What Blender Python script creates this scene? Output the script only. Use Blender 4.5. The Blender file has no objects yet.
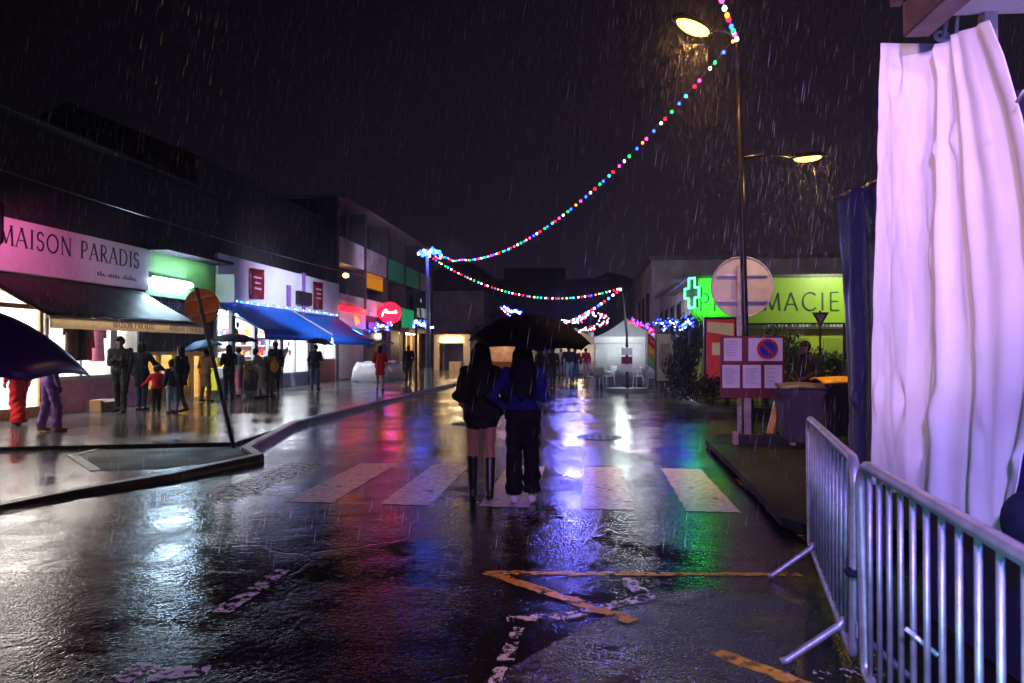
RAIN = 14000
HAZE = 0.0013
import bpy, bmesh, math, random
import numpy as np
from mathutils import Vector, Matrix, Euler
random.seed(7)
rng = np.random.default_rng(5)
S = bpy.context.scene
COL = S.collection
R = math.radians
PI = math.pi

# ------------------------------------------------------------------ camera
F = 720.0
CAMZ = 1.6
YAW = math.atan(78 / F)
PITCH = math.atan(8.5 / F)
cd = bpy.data.cameras.new('camera')
cam = bpy.data.objects.new('camera', cd)
COL.objects.link(cam)
cam.location = (0, 0, CAMZ)
cam.rotation_euler = (PI / 2 + PITCH, 0, YAW)
cd.sensor_width = 36
cd.lens = F / 1024 * 36
cd.clip_start = 0.05
cd.clip_end = 2000
cd.dof.use_dof = True
cd.dof.focus_distance = 7.5
cd.dof.aperture_fstop = 3.2
S.camera = cam
CR = cam.rotation_euler.to_matrix()
FWD = CR @ Vector((0, 0, -1))


def ray(px, py):
    return CR @ Vector(((px - 512) / F, (341.5 - py) / F, -1))


def G(px, py, z=0.0):
    d = ray(px, py)
    return Vector((0, 0, CAMZ)) + d * ((z - CAMZ) / d.z)


def AD(px, py, D):
    return Vector((0, 0, CAMZ)) + ray(px, py) * D


def AX(px, py, X):
    d = ray(px, py)
    return Vector((0, 0, CAMZ)) + d * (X / d.x)


def AY(px, py, Y):
    d = ray(px, py)
    return Vector((0, 0, CAMZ)) + d * (Y / d.y)


# ------------------------------------------------------------------ materials
def nt(m):
    m.use_nodes = True
    return m.node_tree.nodes, m.node_tree.links


def mat(name, col, rough=0.6, metal=0.0, spec=0.5, var=0.25, vscale=6.0, bump=0.0, bscale=40.0, coat=0.0, transl=0.0, sheen=0.0, dirt=None):
    m = bpy.data.materials.new(name)
    N, L = nt(m)
    b = N['Principled BSDF']
    b.inputs['Roughness'].default_value = rough
    b.inputs['Metallic'].default_value = metal
    b.inputs['Specular IOR Level'].default_value = spec
    b.inputs['Coat Weight'].default_value = coat
    b.inputs['Coat Roughness'].default_value = 0.12
    b.inputs['Sheen Weight'].default_value = sheen
    tc = N.new('ShaderNodeTexCoord')
    no = N.new('ShaderNodeTexNoise')
    no.inputs['Scale'].default_value = vscale
    no.inputs['Detail'].default_value = 5
    L.new(tc.outputs['Object'], no.inputs['Vector'])
    mr = N.new('ShaderNodeMapRange')
    mr.inputs[1].default_value = 0.3
    mr.inputs[2].default_value = 0.7
    mr.inputs[3].default_value = 1 - var
    mr.inputs[4].default_value = 1 + var * 0.5
    L.new(no.outputs['Fac'], mr.inputs[0])
    mx = N.new('ShaderNodeMix')
    mx.data_type = 'RGBA'
    mx.blend_type = 'MULTIPLY'
    mx.inputs['Factor'].default_value = 1
    mx.inputs[6].default_value = (*col, 1)
    L.new(mr.outputs[0], mx.inputs[7])
    out = mx.outputs[2]
    if dirt:
        n2 = N.new('ShaderNodeTexNoise')
        n2.inputs['Scale'].default_value = dirt[1]
        n2.inputs['Detail'].default_value = 8
        L.new(tc.outputs['Object'], n2.inputs['Vector'])
        r2 = N.new('ShaderNodeMapRange')
        r2.inputs[1].default_value = 0.5
        r2.inputs[2].default_value = 0.7
        L.new(n2.outputs['Fac'], r2.inputs[0])
        m2 = N.new('ShaderNodeMix')
        m2.data_type = 'RGBA'
        L.new(r2.outputs[0], m2.inputs['Factor'])
        L.new(out, m2.inputs[6])
        m2.inputs[7].default_value = (*dirt[0], 1)
        out = m2.outputs[2]
    L.new(out, b.inputs['Base Color'])
    if bump > 0:
        n3 = N.new('ShaderNodeTexNoise')
        n3.inputs['Scale'].default_value = bscale
        n3.inputs['Detail'].default_value = 4
        L.new(tc.outputs['Object'], n3.inputs['Vector'])
        bp = N.new('ShaderNodeBump')
        bp.inputs['Strength'].default_value = bump
        bp.inputs['Distance'].default_value = 0.02
        L.new(n3.outputs['Fac'], bp.inputs['Height'])
        L.new(bp.outputs['Normal'], b.inputs['Normal'])
    if transl > 0:
        tr = N.new('ShaderNodeBsdfTranslucent')
        L.new(out, tr.inputs['Color'])
        ms = N.new('ShaderNodeMixShader')
        ms.inputs[0].default_value = transl
        L.new(b.outputs[0], ms.inputs[1])
        L.new(tr.outputs[0], ms.inputs[2])
        L.new(ms.outputs[0], N['Material Output'].inputs['Surface'])
    return m


def emit(name, col, strength):
    m = bpy.data.materials.new(name)
    N, L = nt(m)
    N.remove(N['Principled BSDF'])
    e = N.new('ShaderNodeEmission')
    e.inputs[0].default_value = (*col, 1)
    e.inputs[1].default_value = strength
    L.new(e.outputs[0], N['Material Output'].inputs['Surface'])
    return m


def glow(name, col, base, strength):
    """a sign or poster face: paint plus its own light"""
    m = mat(name, base, rough=0.35, var=0.08)
    b = m.node_tree.nodes['Principled BSDF']
    b.inputs['Emission Color'].default_value = (*col, 1)
    b.inputs['Emission Strength'].default_value = strength
    return m


def glass(name, tint=(1, 1, 1), refl=0.08):
    m = bpy.data.materials.new(name)
    N, L = nt(m)
    N.remove(N['Principled BSDF'])
    t = N.new('ShaderNodeBsdfTransparent')
    t.inputs[0].default_value = (*tint, 1)
    g = N.new('ShaderNodeBsdfGlossy')
    g.inputs['Roughness'].default_value = 0.05
    ms = N.new('ShaderNodeMixShader')
    ms.inputs[0].default_value = refl
    L.new(t.outputs[0], ms.inputs[1])
    L.new(g.outputs[0], ms.inputs[2])
    L.new(ms.outputs[0], N['Material Output'].inputs['Surface'])
    return m


def wet_ground(name, c0, c1, r0, r1, grain=0.25, ripple=0.22, slab=None, ior=1.4):
    """wet surface: dark base, puddles in the smooth low patches, fine grain and rain ripples in the bump"""
    m = bpy.data.materials.new(name)
    N, L = nt(m)
    b = N['Principled BSDF']
    b.inputs['IOR'].default_value = ior
    tc = N.new('ShaderNodeTexCoord')

    def noise(scale, detail=4, rough=0.55, vec=None):
        n = N.new('ShaderNodeTexNoise')
        n.inputs['Scale'].default_value = scale
        n.inputs['Detail'].default_value = detail
        n.inputs['Roughness'].default_value = rough
        L.new(vec or tc.outputs['Object'], n.inputs['Vector'])
        return n.outputs['Fac']

    def rng_(src, a, b_, lo, hi):
        r = N.new('ShaderNodeMapRange')
        for i, v in enumerate((a, b_, lo, hi)):
            r.inputs[i + 1].default_value = v
        L.new(src, r.inputs[0])
        return r.outputs[0]

    def math_(op, a, b_):
        r = N.new('ShaderNodeMath')
        r.operation = op
        for i, v in enumerate((a, b_)):
            if isinstance(v, (int, float)):
                r.inputs[i].default_value = v
            else:
                L.new(v, r.inputs[i])
        return r.outputs[0]
    big = noise(0.5, 7, 0.6)
    mid = noise(2.3, 6, 0.65)
    fine = noise(90, 3)
    agg = N.new('ShaderNodeTexVoronoi')
    agg.inputs['Scale'].default_value = 70
    L.new(tc.outputs['Object'], agg.inputs['Vector'])
    colf = math_('ADD', math_('MULTIPLY', mid, 0.6), math_('MULTIPLY', fine, 0.4))
    mx = N.new('ShaderNodeMix')
    mx.data_type = 'RGBA'
    L.new(rng_(colf, 0.35, 0.68, 0, 1), mx.inputs['Factor'])
    mx.inputs[6].default_value = (*c0, 1)
    mx.inputs[7].default_value = (*c1, 1)
    L.new(mx.outputs[2], b.inputs['Base Color'])
    pud = rng_(math_('ADD', math_('MULTIPLY', big, 0.7), math_('MULTIPLY', mid, 0.3)), 0.44, 0.56, 0, 1)   # 1 = puddle
    L.new(math_('ADD', rng_(pud, 0, 1, r1, r0), rng_(mid, 0.3, 0.7, -0.04, 0.04)), b.inputs['Roughness'])
    # bump
    rip = noise(21, 3, 0.6)
    rip2 = noise(62, 2, 0.5)
    drop = N.new('ShaderNodeTexVoronoi')
    drop.inputs['Scale'].default_value = 9
    L.new(tc.outputs['Object'], drop.inputs['Vector'])
    ring = N.new('ShaderNodeMath')
    ring.operation = 'SINE'
    L.new(math_('MULTIPLY', drop.outputs['Distance'], 55.0), ring.inputs[0])
    ringm = math_('MULTIPLY', ring.outputs[0], rng_(drop.outputs['Distance'], 0.0, 0.33, 1, 0))
    h = math_('ADD', math_('MULTIPLY', rip, ripple), math_('MULTIPLY', rip2, ripple * 0.55))
    h = math_('MULTIPLY', h, rng_(pud, 0, 1, 1.25, 0.5))
    h = math_('ADD', h, math_('MULTIPLY', ringm, ripple * 0.10))
    h = math_('ADD', h, math_('MULTIPLY', math_('MULTIPLY', agg.outputs['Distance'], grain), rng_(pud, 0, 1, 2.2, 0.2)))
    vec_n = N.new('ShaderNodeTexNoise')
    vec_n.inputs['Scale'].default_value = 1.3
    vec_n.inputs['Detail'].default_value = 5
    L.new(tc.outputs['Object'], vec_n.inputs['Vector'])
    vadd = N.new('ShaderNodeVectorMath')
    vadd.operation = 'MULTIPLY_ADD'
    L.new(vec_n.outputs['Color'], vadd.inputs[0])
    vadd.inputs[1].default_value = (0.9, 0.9, 0)
    L.new(tc.outputs['Object'], vadd.inputs[2])
    crk = N.new('ShaderNodeTexVoronoi')
    crk.feature = 'DISTANCE_TO_EDGE'
    crk.inputs['Scale'].default_value = 0.42
    L.new(vadd.outputs[0], crk.inputs['Vector'])
    if not slab:
        h = math_('SUBTRACT', h, math_('MULTIPLY', rng_(crk.outputs['Distance'], 0.0, 0.010, 1, 0), 0.10))
    if slab:
        br = N.new('ShaderNodeTexBrick')
        br.inputs['Scale'].default_value = 1.0
        br.inputs['Brick Width'].default_value = slab
        br.inputs['Row Height'].default_value = slab
        br.inputs['Mortar Size'].default_value = 0.012
        br.offset = 0
        L.new(tc.outputs['Object'], br.inputs['Vector'])
        h = math_('SUBTRACT', h, math_('MULTIPLY', br.outputs['Fac'], 0.25))
    bp = N.new('ShaderNodeBump')
    bp.inputs['Strength'].default_value = 1.0
    bp.inputs['Distance'].default_value = 0.012
    L.new(h, bp.inputs['Height'])
    L.new(bp.outputs['Normal'], b.inputs['Normal'])
    return m


def worn_paint(name, col, lo, hi, scale=9):
    m = mat(name, col, rough=0.26, var=0.35, vscale=14, bump=0.12, bscale=40)
    N, L = nt(m)
    b = N['Principled BSDF']
    tc = N.new('ShaderNodeTexCoord')
    n = N.new('ShaderNodeTexNoise')
    n.inputs['Scale'].default_value = scale
    n.inputs['Detail'].default_value = 10
    n.inputs['Roughness'].default_value = 0.7
    L.new(tc.outputs['Object'], n.inputs['Vector'])
    r = N.new('ShaderNodeMapRange')
    r.inputs[1].default_value = lo
    r.inputs[2].default_value = hi
    L.new(n.outputs['Fac'], r.inputs[0])
    t = N.new('ShaderNodeBsdfTransparent')
    ms = N.new('ShaderNodeMixShader')
    L.new(r.outputs[0], ms.inputs[0])
    L.new(t.outputs[0], ms.inputs[1])
    L.new(b.outputs[0], ms.inputs[2])
    L.new(ms.outputs[0], N['Material Output'].inputs['Surface'])
    return m


# ------------------------------------------------------------------ mesh builder
class MB:
    def __init__(s):
        s.v = []
        s.f = []
        s.m = []
        s.k = 0

    def add(s, vs, fs, k=None):
        o = len(s.v)
        s.v.extend(tuple(v) for v in vs)
        k = s.k if k is None else k
        for f in fs:
            s.f.append(tuple(i + o for i in f))
            s.m.append(k)
        return s

    def box(s, x0, x1, y0, y1, z0, z1, k=None, M=None):
        vs = [Vector((x, y, z)) for x in (x0, x1) for y in (y0, y1) for z in (z0, z1)]
        if M is not None:
            vs = [M @ v for v in vs]
        return s.add(vs, [(0, 1, 3, 2), (4, 6, 7, 5), (0, 4, 5, 1), (2, 3, 7, 6), (0, 2, 6, 4), (1, 5, 7, 3)], k)

    def cyl(s, a, b, r, n=10, r1=None, k=None, cap=True):
        a = Vector(a)
        b = Vector(b)
        d = (b - a)
        if d.length < 1e-6:
            return s
        d.normalize()
        u = d.orthogonal().normalized()
        w = d.cross(u)
        r1 = r if r1 is None else r1
        vs = [a + (u * math.cos(t) + w * math.sin(t)) * r for t in [2 * PI * i / n for i in range(n)]]
        vs += [b + (u * math.cos(t) + w * math.sin(t)) * r1 for t in [2 * PI * i / n for i in range(n)]]
        fs = [(i, (i + 1) % n, n + (i + 1) % n, n + i) for i in range(n)]
        if cap:
            fs += [tuple(range(n - 1, -1, -1)), tuple(range(n, 2 * n))]
        return s.add(vs, fs, k)

    def tube(s, pts, r, n=8, k=None, closed=False):
        pts = [Vector(p) for p in pts]
        N_ = len(pts)
        rs = r if isinstance(r, (list, tuple)) else [r] * N_
        vs = []
        u = None
        for i, p in enumerate(pts):
            q0 = pts[(i - 1) % N_] if (closed or i > 0) else p
            q1 = pts[(i + 1) % N_] if (closed or i < N_ - 1) else p
            d = (q1 - q0).normalized()
            if u is None:
                u = d.orthogonal().normalized()
            u = (u - d * u.dot(d))
            u = u.normalized() if u.length > 1e-6 else d.orthogonal().normalized()
            w = d.cross(u)
            for j in range(n):
                t = 2 * PI * j / n
                vs.append(p + (u * math.cos(t) + w * math.sin(t)) * rs[i])
        fs = []
        for i in range(N_ if closed else N_ - 1):
            for j in range(n):
                a, b = i * n, ((i + 1) % N_) * n
                fs.append((a + j, a + (j + 1) % n, b + (j + 1) % n, b + j))
        if not closed:
            fs += [tuple(range(n - 1, -1, -1)), tuple(range((N_ - 1) * n, N_ * n))]
        return s.add(vs, fs, k)

    def prism(s, poly, vec, k=None):
        """closed polygon (3D points) swept along vec"""
        n = len(poly)
        vec = Vector(vec)
        vs = [Vector(p) for p in poly] + [Vector(p) + vec for p in poly]
        fs = [tuple(range(n - 1, -1, -1)), tuple(range(n, 2 * n))]
        fs += [(i, (i + 1) % n, n + (i + 1) % n, n + i) for i in range(n)]
        return s.add(vs, fs, k)

    def sphere(s, c, r, n=10, m=6, k=None, M=None):
        c = Vector(c)
        rr = r if isinstance(r, (tuple, list)) else (r, r, r)
        vs = [Vector((0, 0, 1))]
        for i in range(1, m):
            p = PI * i / m
            for j in range(n):
                t = 2 * PI * j / n
                vs.append(Vector((math.sin(p) * math.cos(t), math.sin(p) * math.sin(t), math.cos(p))))
        vs.append(Vector((0, 0, -1)))
        vs = [Vector((v.x * rr[0], v.y * rr[1], v.z * rr[2])) for v in vs]
        if M is not None:
            vs = [M @ v for v in vs]
        vs = [v + c for v in vs]
        fs = [(0, 1 + j, 1 + (j + 1) % n) for j in range(n)]
        for i in range(m - 2):
            for j in range(n):
                a = 1 + i * n
                fs.append((a + j, a + n + j, a + n + (j + 1) % n, a + (j + 1) % n))
        e = len(vs) - 1
        a = 1 + (m - 2) * n
        fs += [(e, a + (j + 1) % n, a + j) for j in range(n)]
        return s.add(vs, fs, k)

    def grid(s, P, k=None, closed_u=False):
        """P: list of rows of points"""
        nr, nc = len(P), len(P[0])
        vs = [p for row in P for p in row]
        fs = []
        for i in range(nr - 1):
            for j in range(nc if closed_u else nc - 1):
                fs.append((i * nc + j, i * nc + (j + 1) % nc, (i + 1) * nc + (j + 1) % nc, (i + 1) * nc + j))
        return s.add(vs, fs, k)

    def build(s, name, mats, parent=None, smooth=False, bevel=0.0, solid=0.0, local=False):
        me = bpy.data.meshes.new(name)
        mats = mats if isinstance(mats, (list, tuple)) else [mats]
        me.from_pydata([tuple(v) for v in s.v], [], s.f)
        for m in mats:
            me.materials.append(m)
        if len(mats) > 1:
            me.polygons.foreach_set('material_index', s.m)
        bm = bmesh.new()
        bm.from_mesh(me)
        if solid == 0:
            bmesh.ops.recalc_face_normals(bm, faces=bm.faces)
        if bevel > 0:
            bmesh.ops.remove_doubles(bm, verts=bm.verts, dist=1e-5)
            es = [e for e in bm.edges if len(e.link_faces) == 2 and e.calc_face_angle(0) > 0.6]
            bmesh.ops.bevel(bm, geom=es, offset=bevel, segments=2, affect='EDGES', clamp_overlap=True)
        bm.to_mesh(me)
        bm.free()
        if smooth:
            for p in me.polygons:
                p.use_smooth = True
        o = bpy.data.objects.new(name, me)
        COL.objects.link(o)
        if solid > 0:
            md = o.modifiers.new('thick', 'SOLIDIFY')
            md.thickness = solid
            md.offset = 0
        if parent is not None:
            attach(o, parent, local)
        return o


def attach(o, parent, local=False):
    o.parent = parent
    if not local:
        M = Matrix.Identity(4)
        q = parent
        while q is not None:
            M = (q.matrix_parent_inverse @ Matrix.LocRotScale(q.location, q.rotation_euler, q.scale)) if q.parent is not None else Matrix.LocRotScale(q.location, q.rotation_euler, q.scale)
            break
        if parent.parent is not None:      # part under an Empty: both were built in world space
            o.matrix_parent_inverse = Matrix.Identity(4)
        else:
            o.matrix_parent_inverse = M.inverted()


def tag(o, label, cat, group=None, kind=None):
    o['label'] = label
    o['category'] = cat
    if group:
        o['group'] = group
    if kind:
        o['kind'] = kind
    return o


def thing(name, label, cat, loc=(0, 0, 0), rotz=0.0, group=None):
    o = bpy.data.objects.new(name, None)
    COL.objects.link(o)
    o.location = loc
    o.rotation_euler = (0, 0, rotz)
    o.empty_display_size = 0.2
    return tag(o, label, cat, group)


def struct(o):
    o['kind'] = 'structure'
    return o


def dup(root, loc, rotz, label, group=None):
    r = root.copy()
    COL.objects.link(r)
    r.location = loc
    r.rotation_euler = (0, 0, rotz)
    r['label'] = label
    if group:
        r['group'] = group
    for ch in list(root.children):
        c = ch.copy()
        COL.objects.link(c)
        c.parent = r
        for g in ch.children:
            d = g.copy()
            COL.objects.link(d)
            d.parent = c
    return r


# ------------------------------------------------------------------ stroke lettering
def arc(cx, cy, rx, ry, a0, a1, n=10):
    return [(cx + rx * math.cos(R(a0 + (a1 - a0) * i / n)), cy + ry * math.sin(R(a0 + (a1 - a0) * i / n))) for i in range(n + 1)]


GL = {  # width, [(points, weight)]  weight 1 = thick stem, 0 = hairline
    'M': (0.95, [([(0.1, 0), (0.16, 1)], 0), ([(0.16, 1), (0.48, 0.05)], 1), ([(0.48, 0.05), (0.8, 1)], 0), ([(0.8, 1), (0.88, 0)], 1)]),
    'A': (0.8, [([(0.04, 0), (0.38, 1)], 0), ([(0.38, 1), (0.74, 0)], 1), ([(0.17, 0.35), (0.6, 0.35)], 0)]),
    'I': (0.32, [([(0.16, 0), (0.16, 1)], 1)]),
    'S': (0.6, [(arc(0.3, 0.74, 0.2, 0.25, 20, 230, 10) + arc(0.29, 0.27, 0.23, 0.27, 60, -160, 10), 0.6)]),
    'O': (0.95, [(arc(0.46, 0.5, 0.4, 0.5, 0, 360, 24), 0.6)]),
    'N': (0.85, [([(0.1, 0), (0.1, 1)], 0), ([(0.1, 1), (0.72, 0)], 1), ([(0.72, 0), (0.72, 1)], 0)]),
    'P': (0.62, [([(0.12, 0), (0.12, 1)], 1), ([(0.12, 1)] + arc(0.3, 0.73, 0.24, 0.27, 90, -90, 10) + [(0.12, 0.46)], 0.4)]),
    'R': (0.7, [([(0.12, 0), (0.12, 1)], 1), ([(0.12, 1)] + arc(0.3, 0.74, 0.22, 0.26, 90, -90, 10) + [(0.12, 0.48)], 0.4), ([(0.28, 0.48), (0.64, 0)], 0.8)]),
    'D': (0.85, [([(0.12, 0), (0.12, 1)], 1), ([(0.12, 1)] + arc(0.3, 0.5, 0.46, 0.5, 90, -90, 14) + [(0.12, 0)], 0.5)]),
    'H': (0.8, [([(0.1, 0), (0.1, 1)], 1), ([(0.68, 0), (0.68, 1)], 1), ([(0.1, 0.5), (0.68, 0.5)], 0)]),
    'C': (0.8, [(arc(0.46, 0.5, 0.4, 0.5, 45, 315, 16), 0.6)]),
    'E': (0.62, [([(0.12, 0), (0.12, 1)], 1), ([(0.12, 1), (0.54, 1)], 0), ([(0.12, 0.5), (0.5, 0.5)], 0), ([(0.12, 0), (0.56, 0)], 0)]),
    'L': (0.58, [([(0.12, 0), (0.12, 1)], 1), ([(0.12, 0), (0.54, 0)], 0)]),
    'T': (0.68, [([(0.34, 0), (0.34, 1)], 1), ([(0.04, 1), (0.64, 1)], 0)]),
    ' ': (0.45, []),
}


def text_width(s, gap=0.1):
    return sum(GL[c][0] + gap for c in s)


def letters(mb, s, O, u, v, size, thick, thin, depth=0.012, gap=0.1, k=0, serif=False):
    """stroke lettering standing off a sign face; u along the words, v up"""
    O, u, v = Vector(O), Vector(u).normalized(), Vector(v).normalized()
    n = u.cross(v)
    x = 0.0
    for c in s:
        w, strokes = GL[c]
        for pts, wt in strokes:
            hw = (thin + (thick - thin) * wt) / 2
            for i in range(len(pts) - 1):
                a = Vector((pts[i][0] + x, pts[i][1]))
                b = Vector((pts[i + 1][0] + x, pts[i + 1][1]))
                d = (b - a)
                if d.length < 1e-6:
                    continue
                d.normalize()
                p = Vector((-d.y, d.x)) * hw
                e = d * hw * 0.5 if len(pts) > 2 else Vector((0, 0))
                q = [a + p - e, b + p + e, b - p + e, a - p - e]
                mb.prism([O + (u * t.x + v * t.y) * size for t in q], n * depth, k)
            if serif and len(pts) == 2:
                for t in pts:
                    if t[1] in (0, 1):
                        ty = t[1]
                        q = [(t[0] + x - 0.11, ty - 0.018), (t[0] + x + 0.11, ty - 0.018), (t[0] + x + 0.11, ty + 0.018), (t[0] + x - 0.11, ty + 0.018)]
                        mb.prism([O + n * 0.001 + (u * z[0] + v * z[1]) * size for z in q], n * depth, k)
        x += w + gap
    return mb


# ------------------------------------------------------------------ implicit surfaces for people
def nets(f, lo, hi, h):
    lo = np.array(lo, float)
    hi = np.array(hi, float)
    n = np.ceil((hi - lo) / h).astype(int) + 1
    ax = [lo[i] + h * np.arange(n[i]) for i in range(3)]
    X, Y, Z = np.meshgrid(*ax, indexing='ij')
    V = f(X, Y, Z)
    ins = V < 0
    c = [ins[i:n[0] - 1 + i, j:n[1] - 1 + j, k:n[2] - 1 + k] for i in (0, 1) for j in (0, 1) for k in (0, 1)]
    cnt = sum(x.astype(int) for x in c)
    act = (cnt > 0) & (cnt < 8)
    idx = -np.ones(act.shape, int)
    I, J, K = np.nonzero(act)
    if len(I) == 0:
        return [], []
    idx[act] = np.arange(len(I))
    acc = np.zeros((len(I), 3))
    num = np.zeros(len(I))
    off = [(i, j, k) for i in (0, 1) for j in (0, 1) for k in (0, 1)]
    for a in range(8):
        for b in range(a + 1, 8):
            d = np.abs(np.array(off[a]) - np.array(off[b]))
            if d.sum() != 1:
                continue
            va = V[I + off[a][0], J + off[a][1], K + off[a][2]]
            vb = V[I + off[b][0], J + off[b][1], K + off[b][2]]
            cr = (va < 0) != (vb < 0)
            den = np.where(cr, va - vb, 1)
            t = np.where(cr, va / den, 0)
            p = np.array(off[a])[None] + t[:, None] * (np.array(off[b]) - np.array(off[a]))[None]
            acc += p * cr[:, None]
            num += cr
    P = lo + h * (np.stack([I, J, K], 1) + acc / num[:, None])
    faces = []
    for axis in range(3):
        o1, o2 = [(1, 2), (2, 0), (0, 1)][axis]
        sl0 = [slice(None)] * 3
        sl1 = [slice(None)] * 3
        sl0[axis] = slice(0, n[axis] - 1)
        sl1[axis] = slice(1, n[axis])
        A, B = ins[tuple(sl0)], ins[tuple(sl1)]
        ch = A != B
        i3 = np.nonzero(ch)
        ok = np.ones(len(i3[0]), bool)
        for o_ in (o1, o2):
            ok &= (i3[o_] > 0) & (i3[o_] < n[o_] - 1)
        i3 = [q[ok] for q in i3]
        flip = A[tuple(i3)]
        def cell(d1, d2):
            q = [x.copy() for x in i3]
            q[o1] -= d1
            q[o2] -= d2
            return idx[tuple(q)]
        q = np.stack([cell(1, 1), cell(0, 1), cell(0, 0), cell(1, 0)], 1)
        q = np.where(flip[:, None], q, q[:, ::-1])
        faces.append(q)
    Fc = np.concatenate(faces)
    return P, Fc


def cone(a, b, ra, rb, sy=1.0):
    a = np.array(a, float)
    b = np.array(b, float)

    def f(X, Y, Z):
        px, py, pz = X - a[0], (Y - a[1]), Z - a[2]
        ab = b - a
        t = np.clip((px * ab[0] + py * ab[1] + pz * ab[2]) / max(ab @ ab, 1e-9), 0, 1)
        dx, dy, dz = px - t * ab[0], (py - t * ab[1]) / sy, pz - t * ab[2]
        return np.sqrt(dx * dx + dy * dy + dz * dz) - (ra + (rb - ra) * t)
    f.box = (np.minimum(a - ra, b - rb) - 0.03, np.maximum(a + ra, b + rb) + 0.03)
    return f


def ell(c, r):
    c = np.array(c, float)
    r = np.array(r, float)

    def f(X, Y, Z):
        return (np.sqrt(((X - c[0]) / r[0]) ** 2 + ((Y - c[1]) / r[1]) ** 2 + ((Z - c[2]) / r[2]) ** 2) - 1) * r.min()
    f.box = (c - r - 0.03, c + r + 0.03)
    return f


def union(prims, k=0.03):
    def f(X, Y, Z):
        d = None
        for p in prims:
            e = p(X, Y, Z)
            if d is None:
                d = e
            else:
                hh = np.clip(0.5 + 0.5 * (e - d) / k, 0, 1)
                d = e + (d - e) * hh - k * hh * (1 - hh)
        return d
    f.box = (np.min([p.box[0] for p in prims], 0), np.max([p.box[1] for p in prims], 0))
    return f


def clip(f, fn):
    def g(X, Y, Z):
        return np.maximum(f(X, Y, Z), fn(X, Y, Z))
    g.box = f.box
    return g


def folded(f, amp, s=1.0, ph=0.0):
    """creases of worn cloth"""
    def g(X, Y, Z):
        w = np.sin(X * 31 / s + 9 * np.sin(Z * 5 / s + ph) + ph) * np.sin(Y * 27 / s + Z * 4 / s + 1.7 * ph) + 0.7 * np.sin(Z * 38 / s + 6 * X / s + 5 * np.sin(Y * 11 + ph)) * np.sin(X * 13 / s + ph)
        return f(X, Y, Z) + amp * w
    g.box = f.box
    return g


def sdf_part(name, f, h, m, parent, extra=None, smooth=True):
    P, Fc = nets(f, f.box[0] - 2 * h, f.box[1] + 2 * h, h)
    mb = MB()
    mb.add([tuple(p) for p in P], [tuple(int(i) for i in q) for q in Fc])
    for vs, fs in extra or []:
        mb.add(vs, fs)
    return mb.build(name, m, parent, smooth=smooth, local=True)


def make_head():
    pr = [ell((0, 0, 0.02), (0.077, 0.095, 0.1)), ell((0, 0.02, -0.045), (0.058, 0.068, 0.068)), cone((0, 0.085, 0.0), (0, 0.108, -0.03), 0.009, 0.015), ell((0, 0.074, -0.062), (0.024, 0.018, 0.012)),
          ell((0.078, -0.01, 0), (0.012, 0.02, 0.032)), ell((-0.078, -0.01, 0), (0.012, 0.02, 0.032)), cone((0, -0.015, -0.06), (0, -0.02, -0.13), 0.052, 0.052)]
    f = union(pr, 0.018)
    def g(X, Y, Z):
        d = f(X, Y, Z)
        for sx in (-1, 1):
            e = np.sqrt((X - sx * 0.031) ** 2 + (Y - 0.098) ** 2 + (Z - 0.004) ** 2) - 0.017
            d = np.maximum(d, -e)
        return d
    P, Fc = nets(g, (-0.11, -0.13, -0.2), (0.11, 0.14, 0.14), 0.011)
    return P, Fc


def make_hand():
    """right hand hanging: wrist at origin, fingers towards -z, palm facing -x, thumb towards +y"""
    pr = [cone((0, 0, 0.02), (0, 0.0, -0.03), 0.024, 0.026, 1.2)]
    for i, (y, l) in enumerate(((0.028, 0.068), (0.010, 0.076), (-0.010, 0.070), (-0.028, 0.055))):
        k0 = (0, y, -0.075)
        k1 = (-0.008, y * 1.1, -0.075 - l * 0.45)
        k2 = (-0.03, y * 1.1, -0.075 - l * 0.92)
        pr += [cone((0, y * 0.6, -0.02), k0, 0.013, 0.0115), cone(k0, k1, 0.0105, 0.0095), cone(k1, k2, 0.0095, 0.0075)]
    pr += [cone((0, 0.02, -0.02), (-0.012, 0.05, -0.055), 0.014, 0.012), cone((-0.012, 0.05, -0.055), (-0.026, 0.056, -0.088), 0.0115, 0.009)]
    f = union(pr, 0.008)
    return nets(f, (-0.07, -0.07, -0.18), (0.05, 0.09, 0.06), 0.0075)


HEAD = make_head()
HAND = make_hand()


def placed(mesh, loc, Rm, sc, mirror=False):
    P, Fc = mesh
    out = []
    for p in P:
        q = Vector((-p[0] if mirror else p[0], p[1], p[2])) * sc
        out.append(tuple(Rm @ q + Vector(loc)))
    return out, [tuple(int(i) for i in (q[::-1] if mirror else q)) for q in Fc]


ARM = {  # elbow, wrist for the +x side in 1.70 m proportions
    'down': ((0.235, -0.03, 1.13), (0.245, 0.05, 0.88)),
    'phone': ((0.23, 0.02, 1.12), (0.07, 0.25, 1.19)),
    'hip': ((0.37, -0.1, 1.16), (0.19, -0.02, 0.99)),
    'up': ((0.22, 0.1, 1.14), (0.10, 0.20, 1.36)),
    'reach': ((0.30, 0.10, 1.17), (0.45, 0.22, 1.02)),
    'back': ((0.24, -0.1, 1.15), (0.25, -0.12, 0.9)),
    'pocket': ((0.27, -0.07, 1.15), (0.2, 0.05, 0.94)),
    'hold': ((0.24, -0.02, 1.13), (0.12, 0.22, 1.04)),
}


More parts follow.
